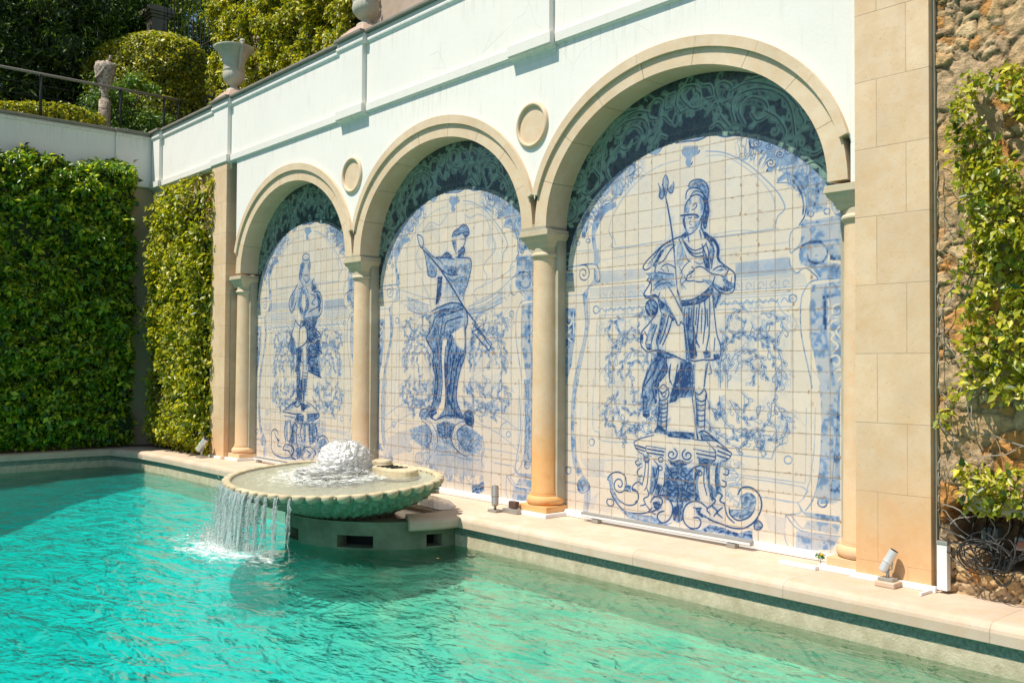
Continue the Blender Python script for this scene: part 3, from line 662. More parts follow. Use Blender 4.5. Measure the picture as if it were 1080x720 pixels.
PAINT_1="""f2 0 -124,2894 -24,2927 76,2877 97,2662 83,2549 214,2557 329,2436 427,2286 430,2142 385,2032 192,2006 -140,2016 -211,2168 -434,2118 -490,2264 -387,2377 -217,2468 -205,2700 -156,2796
s7 9 -124,2869 -91,2911 -7,2920 76,2885 61,2837 -39,2824 -124,2860
s8 9 -156,2780 -71,2782 -87,2725 -171,2706 -203,2600 -151,2547
s7 9 77,2828 105,2744 81,2647 90,2548
s7 8 -68,2608 -35,2622 49,2600
s7 8 -84,2576 1,2513 67,2550
f5 0 -190,2782 -88,2775 -119,2628 -168,2548 -194,2666
f4 0 29,2782 95,2761 83,2565 48,2633
s8 10 -252,2503 -320,2440 -422,2362 -490,2281 -470,2162 -417,2118 -348,2157 -281,2271
f5 0 -422,2362 -318,2390 -350,2241 -435,2177
s8 10 214,2557 150,2496 248,2441 217,2378 346,2371 427,2286 440,2142 384,2048 225,2013
f5 0 -148,2431 -31,2424 55,2288 58,2157 -73,2064 -192,2101 -246,2236
f1 0 -113,2363 -29,2342 -9,2193 -74,2113 -127,2198
f7 0 282,2358 412,2287 414,2143 352,2081 333,2210
f6 0 134,2448 264,2473 281,2407 152,2381
s8 11 39,2289 74,2189 -24,2095 -72,2014
s8 10 92,2107 254,2149 350,2178
s7 9 -150,2530 -82,2460 -216,2435
s7 9 -15,2456 54,2370
s7 9 120,2351 251,2311 155,2218 253,2198
f6 0 -39,2029 353,2049 259,1898 -104,1908
s4 8 -339,2073 -384,1915
f6 0 -173,1984 192,2022 259,1890 358,1759 199,1681 2,1667 33,1765 -3,1880
f6 0 3,1618 375,1727 458,1534 300,1470 366,1374 432,1206 76,1291 40,1405
f7 0 -302,1621 -97,1602 -128,1437 -159,1305 -294,1271 -257,1437
f1 0 -170,1868 -37,1914 15,1814 34,1732 -65,1651 -199,1603 -175,1752
s8 11 -310,2005 -172,1918 -139,2000
s8 11 28,1994 -71,1932 -171,1885 -185,1769 -199,1620
s8 11 30,1929 40,1732 -65,1651 -233,1603
s8 11 193,1989 227,1891 373,1807 422,1758 326,1752
s8 11 292,1873 230,1761
s8 11 97,1878 116,1731 36,1634
s8 11 197,1746 134,1665
s8 11 327,1744 297,1631 426,1550 458,1526
s8 11 36,1601 137,1487 299,1502
s8 11 72,1470 140,1356 207,1276
s8 11 333,1438 303,1325 432,1206
s8 11 76,1291 272,1244 433,1202
s8 11 236,1438 206,1324
s8 11 -233,1603 -130,1553 -162,1471 -93,1405
s8 11 -293,2004 -477,1673 -510,1555
s8 11 -339,1738 -426,1731 -477,1690
f5 0 -478,1732 -304,1721 -283,1521 -368,1487 -440,1605
f1 0 -80,1586 20,1601 22,1487 -61,1479
f2 0 -77,1454 23,1438 26,1307 -58,1306
s8 9 -81,1602 -64,1306
s8 9 30,1585 29,1307
f4 0 -254,1304 -159,1305 -144,917 -225,915
s9 11 -253,1271 -205,1106 -218,915
s9 11 -152,1305 -154,1107 -117,918
s8 10 -74,1289 -87,1108 -56,920
s8 10 59,1291 30,1111 -33,921
s7 9 -77,1273 43,1261
s7 9 -246,1255 -157,1247
s7 9 -76,1230 44,1219
s7 9 -245,1211 -157,1204
s7 9 -75,1187 45,1176
s7 9 -244,1168 -156,1161
s7 9 -74,1145 46,1134
s7 9 -243,1125 -155,1119
s7 9 -73,1102 47,1091
s7 9 -242,1082 -154,1076
s7 9 -73,1059 48,1049
s7 9 -241,1039 -153,1033
s7 9 -72,1017 48,1007
s7 9 -241,996 -152,990
s7 9 -71,974 49,964
s7 9 -240,953 -151,947
f5 0 -228,1172 -96,1174 -126,844 -220,822
f4 0 -59,1175 15,1176 -15,866 -70,846
s9 12 -171,1173 -186,989 -138,843
s9 12 -96,1174 -103,954 -89,845
s9 12 4,1176 -36,993 -52,865
s9 12 -247,1172 -222,896 -315,819 -219,789 -108,845
f8 0 -126,835 -33,847 41,813 -31,729 -106,744
s8 8 -645,713 -489,784 -259,861
s8 8 40,868 223,811 385,723
f7 0 41,841 151,809 5,767
s8 12 -644,703 -332,689 -105,695
s7 10 -604,649 -292,635
s8 12 44,696 386,711 298,645 45,632
f6 0 44,687 351,700 227,605 82,598
f6 0 -255,673 -30,683 -28,593 -253,581
f5 0 -563,585 -407,592 -420,294 -548,286
f1 0 -484,551 -437,554 -439,312 -494,308
f6 0 -367,520 -309,542 -323,282 -400,277
f5 0 -28,574 299,591 286,341 -22,302
f1 0 28,541 91,544 106,329 44,325
s8 11 -563,585 -598,414 -548,286
s8 11 -406,555 -365,428 -439,275
s8 11 -236,656 -291,561 -214,510 -249,398 -208,253
s8 11 -122,643 -65,573 -137,441 -59,318
s8 11 -27,556 -22,302
s8 11 120,564 143,313
s8 11 228,570 215,318
s8 11 300,573 320,467 286,358
s9 10 -777,366 -819,430 -921,434 -993,372 -978,239 -997,180 -913,91 -709,49 -434,71 -320,135 -360,224 -516,251
s8 9 -899,397 -837,324 -755,291 -794,213 -673,203
f7 0 -836,315 -715,294 -795,260
f6 0 -913,91 -590,58 -242,67 -242,49 -709,30
s9 12 -555,248 -632,168 -475,160 -396,111
s9 12 -399,259 -301,173 -396,92 -280,64
s9 10 340,326 374,391 496,434 618,388 654,295 605,169 503,91 238,78 -17,67 -93,134 -20,230 162,261
f6 0 410,366 549,410 619,345 605,204 450,122 361,186
s8 9 550,358 499,302 446,333
s1 9 414,172 552,235 585,325
s9 12 54,199 164,171 92,112
s9 12 199,245 307,182 237,123
f6 0 -245,214 -95,243 -110,78 -223,59"""
PAINT_f="""s4 8 477,2017 1156,2016
s4 12 310,1911 886,1915
s3 8 428,2238 984,2247
s4 7 428,2121 1088,2116
s4 7 886,1915 904,1857 948,1809 1001,1784
s3 7 1001,1784 1009,1562 999,1233
s3 6 966,1986 904,1927
f4 0 487,2238 993,2246 1001,2191 1036,2127 487,2117
f2 0 487,2109 1122,2114 1147,2029 487,2028
s6 8 993,2238 1001,2176 1053,2119 1088,2139 1139,2151 1215,2092 1239,2061
s6 9 1147,2024 1214,2055 1451,2055
f5 0 1088,2322 1322,2301 1322,2182 1451,2157 1451,2062 1256,2060 1190,2147 1088,2185 1071,2262
f8 0 1339,2285 1451,2282 1451,2187 1338,2196
f6 0 1451,2143 1451,2099 1354,2098 1322,2167
s6 8 1147,2021 1096,1925 1087,1743 1104,1591 1162,1349 1187,1237
f5 0 1189,2019 1450,2040 1448,1243 1254,1239 1205,1470 1163,1621 1164,1862
f8 0 1275,1932 1447,1945 1445,1243 1352,1241 1320,1499 1285,1633
f5 0 1302,1912 1447,1926 1440,1243 1384,1242 1345,1499 1308,1648
s1 11 1418,1807 1394,1771 1357,1802 1367,1853 1418,1866
s1 11 1402,1749 1353,1735 1321,1677 1369,1646 1345,1603 1401,1558 1369,1514
s1 11 1418,1704 1385,1661 1417,1616
s1 11 1336,1470 1385,1484 1417,1455 1401,1411 1360,1425
s1 11 1368,1352 1417,1382 1432,1338 1400,1293
s1 11 1321,1900 1337,1810 1321,1736
s9 7 1362,1787 1402,1785 1426,1814 1402,1852
s6 9 1056,1923 1042,1899 1013,1896 990,1912 990,1940 1015,1955 1044,1946 1056,1923
s6 8 1011,1927 1032,1919
s8 9 1095,2306 1144,2352 1212,2359 1272,2334 1306,2285 1306,2234 1276,2196 1228,2185 1183,2199 1156,2231 1153,2266 1170,2293 1200,2303 1227,2294 1243,2277 1247,2258 1237,2246 1223,2242 1213,2248
s4 6 1136,1084 1127,519
s4 6 1212,1087 1203,788 1177,606 1152,499 1067,358 767,367
s5 9 1249,1252 1267,1089 1261,792 1235,537 1185,383 1126,302
f5 0 1254,1252 1400,1255 1408,1094 1391,845 1341,459 1397,392 1251,368 1210,416 1244,538 1266,792
f7 0 1400,1255 1416,1256 1413,409 1357,403 1341,459 1374,653
s7 8 1416,1256 1400,1094 1383,844 1341,459 1349,402
s6 8 1058,357 1151,263 1413,256
f6 0 1118,293 1413,295 1410,256 1151,257
s6 8 954,250 1083,146 1413,147
s5 7 954,250 1084,281 1075,326
s5 7 998,256 1100,163 1160,231
f4 0 1151,237 1413,234 1397,159 1100,163
s5 7 954,250 945,81 980,10
f5 0 1049,138 1405,138 1348,38 1040,-8
s5 8 447,678 830,672
s5 8 830,672 866,764 964,809
s3 7 973,817 973,1047
s5 9 1012,678 998,653 969,646 946,659 946,687 971,706 1000,700 1012,678
s7 9 1310,385 1296,356 1263,346 1235,362 1235,393 1263,414 1296,412 1310,385
s4 8 418,523 1118,511
s4 7 447,501 1101,479 1101,389
f2 0 748,241 963,221 945,81 803,108
s4 8 730,363 1050,356
f5 0 879,2875 950,2911 1191,2921 1316,2842 1315,2722 1323,2661 1452,2615 1451,2226 1088,2256 1097,2492 1140,2548 1140,2670 1089,2783 1003,2872 879,2843
f1 0 888,2842 985,2859 1072,2786 1115,2673 1131,2549 1054,2466 1002,2441 984,2288 732,2286 869,2454 949,2632 914,2761 861,2846
f1 0 1114,2536 1190,2512 1436,2529 1436,2632 1323,2661 1307,2574 1191,2565
s7 8 1097,2492 1452,2498
s7 12 1036,2299 1156,2342 1451,2344
s5 7 1097,2492 1002,2433 998,2287 1036,2299 1097,2370 1097,2492
s6 8 888,2850 968,2908 1258,2922
s7 9 968,2908 1055,2857 1115,2764 1140,2655 1123,2550 1080,2494
s8 12 1020,2847 1080,2761 1115,2658 1109,2567
s6 8 879,2843 985,2825 1055,2757
f3 0 915,2971 1242,2966 1258,2922 950,2911
s7 9 906,2980 1225,2979
s6 9 897,2942 1258,2948
s5 8 188,3209 349,3174 487,3110 621,3024 733,2927 843,2817 914,2729 953,2631 887,2577 864,2494
s3 8 188,3167 349,3149 468,3089 602,2995 715,2898 824,2773 869,2657
s4 8 229,2472 639,2477 896,2482
s3 7 269,2498 545,2503 733,2468
s3 7 310,2362 984,2365
f8 0 1166,2841 1258,2843 1250,2761 1241,2627 1282,2592 1191,2595 1216,2660 1208,2767
s2 8 1211,2804 1233,2748 1221,2659 1241,2612
s7 8 1152,2855 1142,2838 1118,2839 1103,2856 1106,2876 1129,2881 1149,2868 1151,2848
s7 8 1296,2860 1286,2843 1263,2843 1248,2861 1252,2880 1273,2885 1293,2872 1294,2852
s7 8 1202,2562 1192,2545 1169,2545 1153,2562 1157,2581 1179,2588 1199,2575 1201,2555
s7 8 1338,2564 1328,2548 1305,2547 1290,2564 1294,2583 1315,2589 1335,2577 1336,2557
s9 8 1088,2299 1139,2345 1212,2352 1277,2326 1313,2276 1312,2226 1279,2188 1230,2177 1181,2191 1151,2224 1148,2259
f6 0 1340,2674 1388,2668 1444,2602 1444,2543 1404,2503 1348,2584
s1 8 1375,2640 1420,2612 1420,2560 1388,2549 1369,2589 1396,2600
s8 14 621,3265 696,3220 752,3147 733,3102
s8 14 715,3185 807,3153 825,3103 788,3046
s8 14 788,3140 879,3078 915,3135 1003,3089 1055,3018 1124,3023 1192,2951
s8 14 788,3046 825,2993 788,2951 861,2971
s8 14 915,3049 968,3017 932,2976
s8 14 1038,3067 1020,3024 1090,2982
s8 14 621,3217 640,3166 705,3146
s8 14 269,3345 369,3302 468,3293 602,3293
f5 0 621,3281 789,3219 950,3129 1090,3059 1208,2963 1090,2952 915,2979 806,2932 779,3031 788,3109 678,3143 612,3235
f1 0 741,3183 731,3163 709,3152 681,3157 659,3175 651,3199 661,3220 683,3230 711,3225 733,3207
s8 8 741,3183 726,3161 694,3158 670,3175 664,3198 678,3214 698,3213 713,3201 715,3186 706,3178 694,3180 689,3188 691,3194
f1 0 872,3001 863,2979 839,2967 810,2971 786,2991 777,3016 786,3038 810,3050 839,3045 863,3026
s8 8 872,3001 855,2977 823,2974 797,2991 790,3015 805,3032 827,3032 843,3018 845,3004 836,2996 823,2998 816,3005 817,3011
f1 0 945,3059 938,3040 918,3031 893,3035 874,3051 866,3072 874,3092 893,3101 918,3097 938,3081
s8 8 945,3059 931,3038 904,3037 882,3051 877,3072 890,3086 908,3086 922,3074 922,3062 915,3055 904,3057 899,3062 900,3068
f1 0 1098,3034 1091,3017 1074,3009 1053,3012 1036,3026 1029,3046 1036,3063 1054,3071 1074,3067 1091,3054
s8 8 1098,3034 1086,3016 1062,3014 1043,3026 1040,3045 1050,3058 1066,3057 1078,3047 1079,3036 1071,3030 1062,3031 1059,3036 1059,3041
f1 0 1160,2971 1154,2958 1141,2951 1124,2954 1110,2965 1105,2980 1110,2994 1124,3000 1141,2997 1154,2986
s8 8 1160,2971 1149,2956 1132,2954 1117,2966 1114,2980 1120,2989 1134,2989 1143,2981 1144,2972 1137,2967 1131,2968 1127,2973 1129,2976
f1 0 839,3140 834,3123 818,3117 796,3120 779,3134 774,3151 781,3167 798,3174 818,3170 834,3156
s8 8 839,3140 828,3123 807,3122 788,3133 783,3151 792,3162 809,3161 819,3152 821,3141 814,3136 805,3138 801,3143 801,3146
f1 0 1012,3079 1005,3062 987,3054 966,3058 948,3071 941,3091 949,3109 966,3117 987,3113 1005,3099
s8 8 1012,3079 1000,3061 975,3059 956,3072 952,3091 963,3103 979,3102 991,3092 993,3081 984,3075 975,3076 971,3081 971,3086
f5 0 -65,3319 63,3314 187,3326 208,3339 105,3366 -22,3355
s9 10 29,3235 12,3211 -24,3208 -52,3226 -59,3251 -44,3268 -20,3267 -3,3254 -1,3238 -11,3230 -24,3232 -31,3240 -29,3246
s9 10 125,3227 109,3205 77,3203 52,3219 46,3242 61,3257 82,3257 98,3244 98,3230 90,3223 77,3225 71,3231 73,3238
s9 10 48,3139 35,3120 10,3119 -11,3131 -18,3151 -7,3163 12,3161 25,3152 27,3140 18,3135 8,3136 4,3142 4,3146
f5 0 -54,3292 105,3273 115,3204 42,3173 21,3092 -22,3115 -22,3184 -65,3225
s8 10 -130,3331 -22,3329 105,3315 228,3339
s7 14 -444,3305 -353,3272 -285,3322
s7 14 -704,3230 -608,3215 -620,3145 -703,3121
s7 14 -728,3215 -801,3153 -950,3138
s7 14 -900,3112 -825,3047 -875,2998 -776,2967 -752,3037
s7 14 -1052,3059 -950,3008 -1090,2971
s7 14 -801,3117 -850,3068 -900,3094
s7 14 -656,3204 -679,3162 -644,3166
f5 0 -421,3310 -285,3331 -330,3268 -398,3271
f3 0 -632,3209 -596,3168 -728,3106 -764,2984 -850,2940 -900,3002 -1103,2972 -1181,2944 -925,3116
s6 9 -1233,2913 -874,2934
s6 8 -1207,2938 -1026,2953
f6 0 -1051,2835 -974,2891 -837,2911 -825,2863 -962,2824 -1050,2723 -1101,2616 -1075,2483 -1121,2487 -1140,2657 -1115,2767
s7 8 -1121,2487 -1140,2657 -1102,2785 -1012,2877 -874,2925
f6 0 -1246,2848 -1167,2849 -1180,2737 -1232,2610 -1285,2615 -1264,2727
s1 7 -1206,2825 -1232,2667
s7 8 -1084,2863 -1097,2848 -1123,2849 -1141,2864 -1136,2882 -1113,2887 -1089,2875 -1087,2856
s7 8 -1300,2569 -1314,2553 -1341,2553 -1359,2569 -1354,2587 -1330,2593 -1306,2581 -1303,2561
s7 8 -1163,2579 -1176,2563 -1202,2564 -1221,2579 -1216,2597 -1192,2602 -1169,2591 -1166,2571
f5 0 -1419,2609 -1326,2791 -1365,2604 -1405,2531
s4 7 -1419,2493 -1152,2489
s3 8 -923,2654 -886,2760 -776,2912 -607,3035 -421,3133 -218,3172 -87,3177
s3 7 -874,2777 -727,2942 -513,3093 -285,3173
s5 7 -928,2651 -873,2557 -848,2481 -283,2492
s4 7 -873,2612 -836,2508
s3 8 -1036,2382 -465,2408
s4 8 -1036,2271 -488,2260
s5 8 -1190,2027 -487,2020
s4 8 -1177,2121 -488,2118
s4 11 -946,1914 -487,1923
f3 0 -1036,2262 -476,2250 -469,2179 -1035,2159
f2 0 -1177,2121 -488,2109 -487,2029 -1164,2045
s4 7 -946,1914 -983,1833 -1072,1798 -1095,1185
f6 0 -1114,2510 -1049,2486 -1036,2364 -1074,2329 -1113,2351
s7 11 -1459,2348 -1126,2356 -1048,2290 -1048,2179 -1177,2149
f5 0 -1113,2314 -1053,2272 -1061,2161 -1177,2140 -1203,2037 -1176,1811 -1227,1586 -1305,1360 -1344,1179 -1398,1178 -1319,1436 -1253,1624 -1223,1812 -1261,2078 -1177,2149 -1112,2220
s8 8 -1254,2360 -1207,2339 -1178,2298 -1177,2252 -1201,2220 -1240,2208 -1277,2219 -1302,2247 -1304,2280 -1291,2304 -1265,2315 -1241,2310 -1222,2293 -1220,2272 -1227,2258 -1241,2253 -1254,2256 -1259,2264 -1259,2271
s6 8 -1526,2073 -1269,2069
f5 0 -1514,2285 -1377,2285 -1377,2208 -1527,2208
f7 0 -1525,1947 -1356,1950 -1360,1664 -1413,1397 -1494,1176 -1549,1175 -1536,1397
s1 13 -1470,1877 -1402,1837 -1442,1780 -1497,1811
s1 13 -1415,1741 -1483,1685 -1414,1627
s1 13 -1455,1589 -1509,1532 -1454,1474
s1 13 -1481,1397 -1522,1320 -1480,1263
s1 13 -1388,1894 -1382,1702
s6 7 -1261,2078 -1223,1812 -1253,1624 -1319,1436 -1398,1178
s5 7 -1177,2036 -1170,1811 -1227,1586 -1344,1179
s6 9 -1044,1918 -1060,1891 -1095,1887 -1119,1912 -1114,1943 -1080,1955 -1050,1937 -1047,1905
f5 0 -1364,1261 -1305,1262 -1357,1071 -1369,786 -1328,504 -1248,361 -1314,336 -1381,462 -1409,688 -1406,1031
s6 7 -1364,1261 -1406,1031 -1409,688 -1381,462 -1314,336
s3 7 -1277,1017 -1289,696 -1261,472
s4 7 -1116,1265 -1119,818 -1042,776 -1004,695 -601,704
s6 9 -1101,676 -1116,647 -1150,641 -1170,662 -1165,692 -1134,707 -1106,694 -1103,665
s7 9 -1410,384 -1427,354 -1462,347 -1484,368 -1479,399 -1446,415 -1416,402 -1413,372
f5 0 -1563,1257 -1508,1258 -1542,1007 -1532,680 -1512,452 -1559,429
s6 8 -1558,271 -1327,269
f6 0 -1327,259 -1247,342 -1156,248 -1273,180 -1326,203
s7 8 -1247,351 -1327,259 -1273,180 -1156,248 -1247,351
f4 0 -1233,175 -1148,240 -1142,74 -1220,-10 -1251,5
s3 8 -1275,499 -600,544
f2 0 -1288,508 -965,533 -977,367 -1169,368
s3 8 -1221,354 -915,369
s4 7 -1516,183 -1326,184
f2 0 -1142,148 -1040,214 -1116,40 -1193,-7"""
PAINT_s="""l5 9 339,1218 339,1406 379,1536 467,1624 592,1646 713,1612 814,1509 867,1377 885,1230
l5 9 409,1219 418,1374 467,1471 563,1535 676,1502 750,1408 777,1283
l5 9 486,1342 544,1439 639,1423 676,1328 620,1248
l5 9 620,1837 563,1855 477,1842 409,1780 428,1682 525,1664 573,1727 544,1792
l5 9 732,1817 823,1814 913,1764 930,1686 859,1610 787,1643 787,1721 841,1751
l5 9 732,1722 732,1644 841,1579 912,1470 921,1347 903,1238
l5 9 330,1700 389,1634 349,1536
l5 9 639,1757 676,1692 768,1674
l5 9 330,1151 339,1053 369,957 467,881 619,858 731,896 813,978 831,1119
l5 9 189,948 310,839 447,799 600,841 712,800 749,725
l5 9 447,751 544,741 610,810 544,853
l5 9 675,908 767,820 731,739 694,752
l5 9 840,1135 911,1044 973,955 946,862 893,828
l5 9 786,977 858,934 875,857 822,808
l5 9 428,1121 505,1011 582,967 694,988 731,1084
l5 9 209,1114 270,1017 349,988
l5 9 544,1189 619,1112 544,1045 505,1092"""
PAINT_t="""l5 9 484,3392 447,3521 508,3611 651,3631 790,3601 925,3523 1002,3410 1034,3249 1044,3094
l5 9 580,3354 520,3486 627,3565 767,3507 790,3403 697,3371 639,3443
l5 9 902,3118 957,3225 880,3356 767,3437
l5 9 311,3631 286,3720 361,3755 448,3695 435,3605 361,3580
l5 9 185,3511 286,3595 336,3482 435,3360
l5 9 1045,3171 1120,3272 1077,3376 1184,3317 1246,3173 1277,3055
l5 9 435,3657 580,3696 744,3660 947,3547 1077,3395
l5 9 1098,3066 1204,3020 1287,3053
l5 9 28,3605 -78,3713 -52,3793 81,3785 133,3690 107,3590 15,3608
l5 9 146,3771 236,3751 261,3652 185,3647
l5 9 236,3397 311,3424 386,3349
l5 9 1098,2932 1204,2954 1307,2881
l5 9 580,3716 767,3705 991,3586 1142,3420
l5 9 -79,3756 -133,3681 -78,3584"""

import math
PI=math.pi
# ------------------------------------------------------------ tile painting (numpy canvas, metres)
class Canvas:
    def __init__(s, u0, u1, v0, v1, res, seed):
        s.res=res; s.u0=u0; s.v0=v0
        s.nx=int(round((u1-u0)/res))+1; s.ny=int(round((v1-v0)/res))+1
        s.u=u0+np.arange(s.nx)*res; s.v=v0+np.arange(s.ny)*res
        s.I=np.zeros((s.ny,s.nx)); s.rng=np.random.RandomState(seed)
    def box(s,p,m):
        a=p.min(0)-m; b=p.max(0)+m
        i0=max(0,int((a[0]-s.u0)/s.res)); i1=min(s.nx,int((b[0]-s.u0)/s.res)+2)
        j0=max(0,int((a[1]-s.v0)/s.res)); j1=min(s.ny,int((b[1]-s.v0)/s.res)+2)
        return i0,i1,j0,j1
    def stroke(s,p,w,tone):
        p=np.asarray(p,float)
        if len(p)>2: p=smooth(p)
        n=len(p)-1; h=w/2
        for k in range(n):
            a,b=p[k],p[k+1]; hh=h*(1.0 if 0<k<n-1 else .8)
            i0,i1,j0,j1=s.box(np.array([a,b]),h+s.res)
            if i0>=i1 or j0>=j1: continue
            U,V=np.meshgrid(s.u[i0:i1],s.v[j0:j1]); d=b-a; L=d@d+1e-12
            t=np.clip(((U-a[0])*d[0]+(V-a[1])*d[1])/L,0,1)
            D=np.hypot(U-a[0]-t*d[0],V-a[1]-t*d[1])
            al=np.clip((hh-D)/s.res+.6,0,1); S=s.I[j0:j1,i0:i1]
            if tone<=.12: S*= (1-al*.85)
            else: np.maximum(S,al*tone,out=S)
    def fill(s,p,tone,folds=False):
        p=np.asarray(p,float); i0,i1,j0,j1=s.box(p,s.res)
        if i0>=i1 or j0>=j1: return
        U,V=np.meshgrid(s.u[i0:i1],s.v[j0:j1]); ins=np.zeros(U.shape,bool); q=np.roll(p,-1,0)
        for (x1,y1),(x2,y2) in zip(p,q):
            if y1==y2: continue
            c=((y1>V)!=(y2>V))&(U<(x2-x1)*(V-y1)/(y2-y1)+x1); ins^=c
        S=s.I[j0:j1,i0:i1]
        if tone<=.12: S[ins]=tone*.5
        else:   # brushed wash, mottled
            m=.72+.5*s.wash[j0:j1,i0:i1]
            if folds and tone>.25:
                d=p-p.mean(0); wv,ve=np.linalg.eigh(d.T@d); ax=ve[:,0]; q=(U-p[:,0].mean())*ax[0]+(V-p[:,1].mean())*ax[1]
                m=m*(.62+.75*(.5+.5*np.sin(q/.0075+11*s.wash[j0:j1,i0:i1]))**1.5)
            S[ins]=np.maximum(S[ins]*.5,(tone*m)[ins])
    def run(s,txt,keep=None,k=1.0,wk=1.0,folds=False):
        for ln in txt.strip().split('\n'):
            a=ln.split(); kind=a[0][0]; tone=int(a[0][1:])/9*k; w=int(a[1])/1000*wk
            p=np.array([[float(c)/1000 for c in q.split(',')] for q in a[2:]])
            if keep is not None and not keep(p): continue
            if kind=='f': s.fill(p,min(tone*.86,.85),folds)
            else: s.stroke(p,w*1.18,min(1,tone*1.1))
def smooth(p):
    n=len(p); o=[]
    e=np.vstack([2*p[0]-p[1],p,2*p[-1]-p[-2]])
    for i in range(n-1):
        a,b,c,d=e[i],e[i+1],e[i+2],e[i+3]
        for t in (0,.33,.67):
            o.append(.5*((2*b)+(c-a)*t+(2*a-5*b+4*c-d)*t*t+(3*b-a-3*c+d)*t**3))
    o.append(p[-1]); return np.array(o)
def vnoise(ny,nx,cell,rng):
    gy=int(ny/cell)+3; gx=int(nx/cell)+3; g=rng.rand(gy,gx)
    y=np.arange(ny)/cell; x=np.arange(nx)/cell; yi=y.astype(int); xi=x.astype(int)
    fy=(y-yi); fx=(x-xi); fy=(fy*fy*(3-2*fy))[:,None]; fx=(fx*fx*(3-2*fx))[None]
    a=g[np.ix_(yi,xi)];b=g[np.ix_(yi,xi+1)];c=g[np.ix_(yi+1,xi)];d=g[np.ix_(yi+1,xi+1)]
    return (a*(1-fx)+b*fx)*(1-fy)+(c*(1-fx)+d*fx)*fy
def spiral(cu,cv,r,a0,turns,d,n=26,ry=None):
    t=np.linspace(0,1,n); R=r*(1-t*.93); a=a0+d*turns*2*np.pi*t
    return np.stack([cu+R*np.cos(a),cv+(ry or r)/r*R*np.sin(a)],1)
def rinceau(C,cu,cv,r,a0,d,tone,w=.009,leaf=True,turns=1.6):
    sp=spiral(cu,cv,r,a0,turns,d); C.stroke(sp,w,tone); C.stroke(spiral(cu,cv,r*.86,a0+.1*d,turns*.9,d),w*.8,tone*.7)
    rng=C.rng
    for i in range(1,24,2):           # acanthus lobes on both flanks
        p=sp[i]; tn=sp[i+1]-sp[i]; tn/=np.hypot(*tn)+1e-9; nn=np.array([-tn[1],tn[0]])*d
        for sg,l in ((-1,.30),(1,.22)):
            L=r*l*(1-i/30)*(.8+.5*rng.rand()); q=p+nn*sg*L*.3
            C.stroke([q,q+nn*sg*L*.6+tn*L*.35,q+nn*sg*L*.75+tn*L*.95,q+nn*sg*L*.35+tn*L*1.05],w*.85,tone*(.8+.3*rng.rand()))
            if rng.rand()<.5: C.stroke([q+nn*sg*L*.2+tn*L*.3,q+nn*sg*L*.45+tn*L*.6],w*1.5,tone*1.2)
def leafy(C,p,w,tone,L=.05,step=.034,rng=None,groove=False,double=True):
    p=smooth(smooth(np.asarray(p,float))); rng=rng or C.rng
    if double:
        C.stroke(p,w,tone)
        d=np.gradient(p,axis=0); d/=np.hypot(d[:,0],d[:,1])[:,None]+1e-9; nn=np.stack([-d[:,1],d[:,0]],1); C.stroke((p+nn*.017)[::2],w*.7,tone*.6)
    acc=0; sg=1
    for i in range(1,len(p)-1):
        s=np.hypot(*(p[i]-p[i-1])); acc+=s
        if acc<step: continue
        acc=0; sg=-sg; t_=(p[i+1]-p[i-1]); t_/=np.hypot(*t_)+1e-9; n_=np.array([-t_[1],t_[0]])*sg; l=L*rng.uniform(.6,1.25); q=p[i]
        C.stroke([q,q+n_*.35*l+t_*.25*l,q+n_*.75*l+t_*.75*l,q+n_*.55*l+t_*1.15*l,q+n_*.28*l+t_*.9*l],w*.85,tone*rng.uniform(.7,1.15))
        if rng.rand()<.6: C.stroke([q+n_*.2*l+t_*.45*l,q+n_*.45*l+t_*.75*l],w*1.6,min(1,tone*1.3))
    if groove: C.stroke(p,.012,0)
def curves(txt):
    return [np.array([[float(c)/1000 for c in q.split(',')] for q in ln.split()[2:]]) for ln in txt.strip().split('\n')]
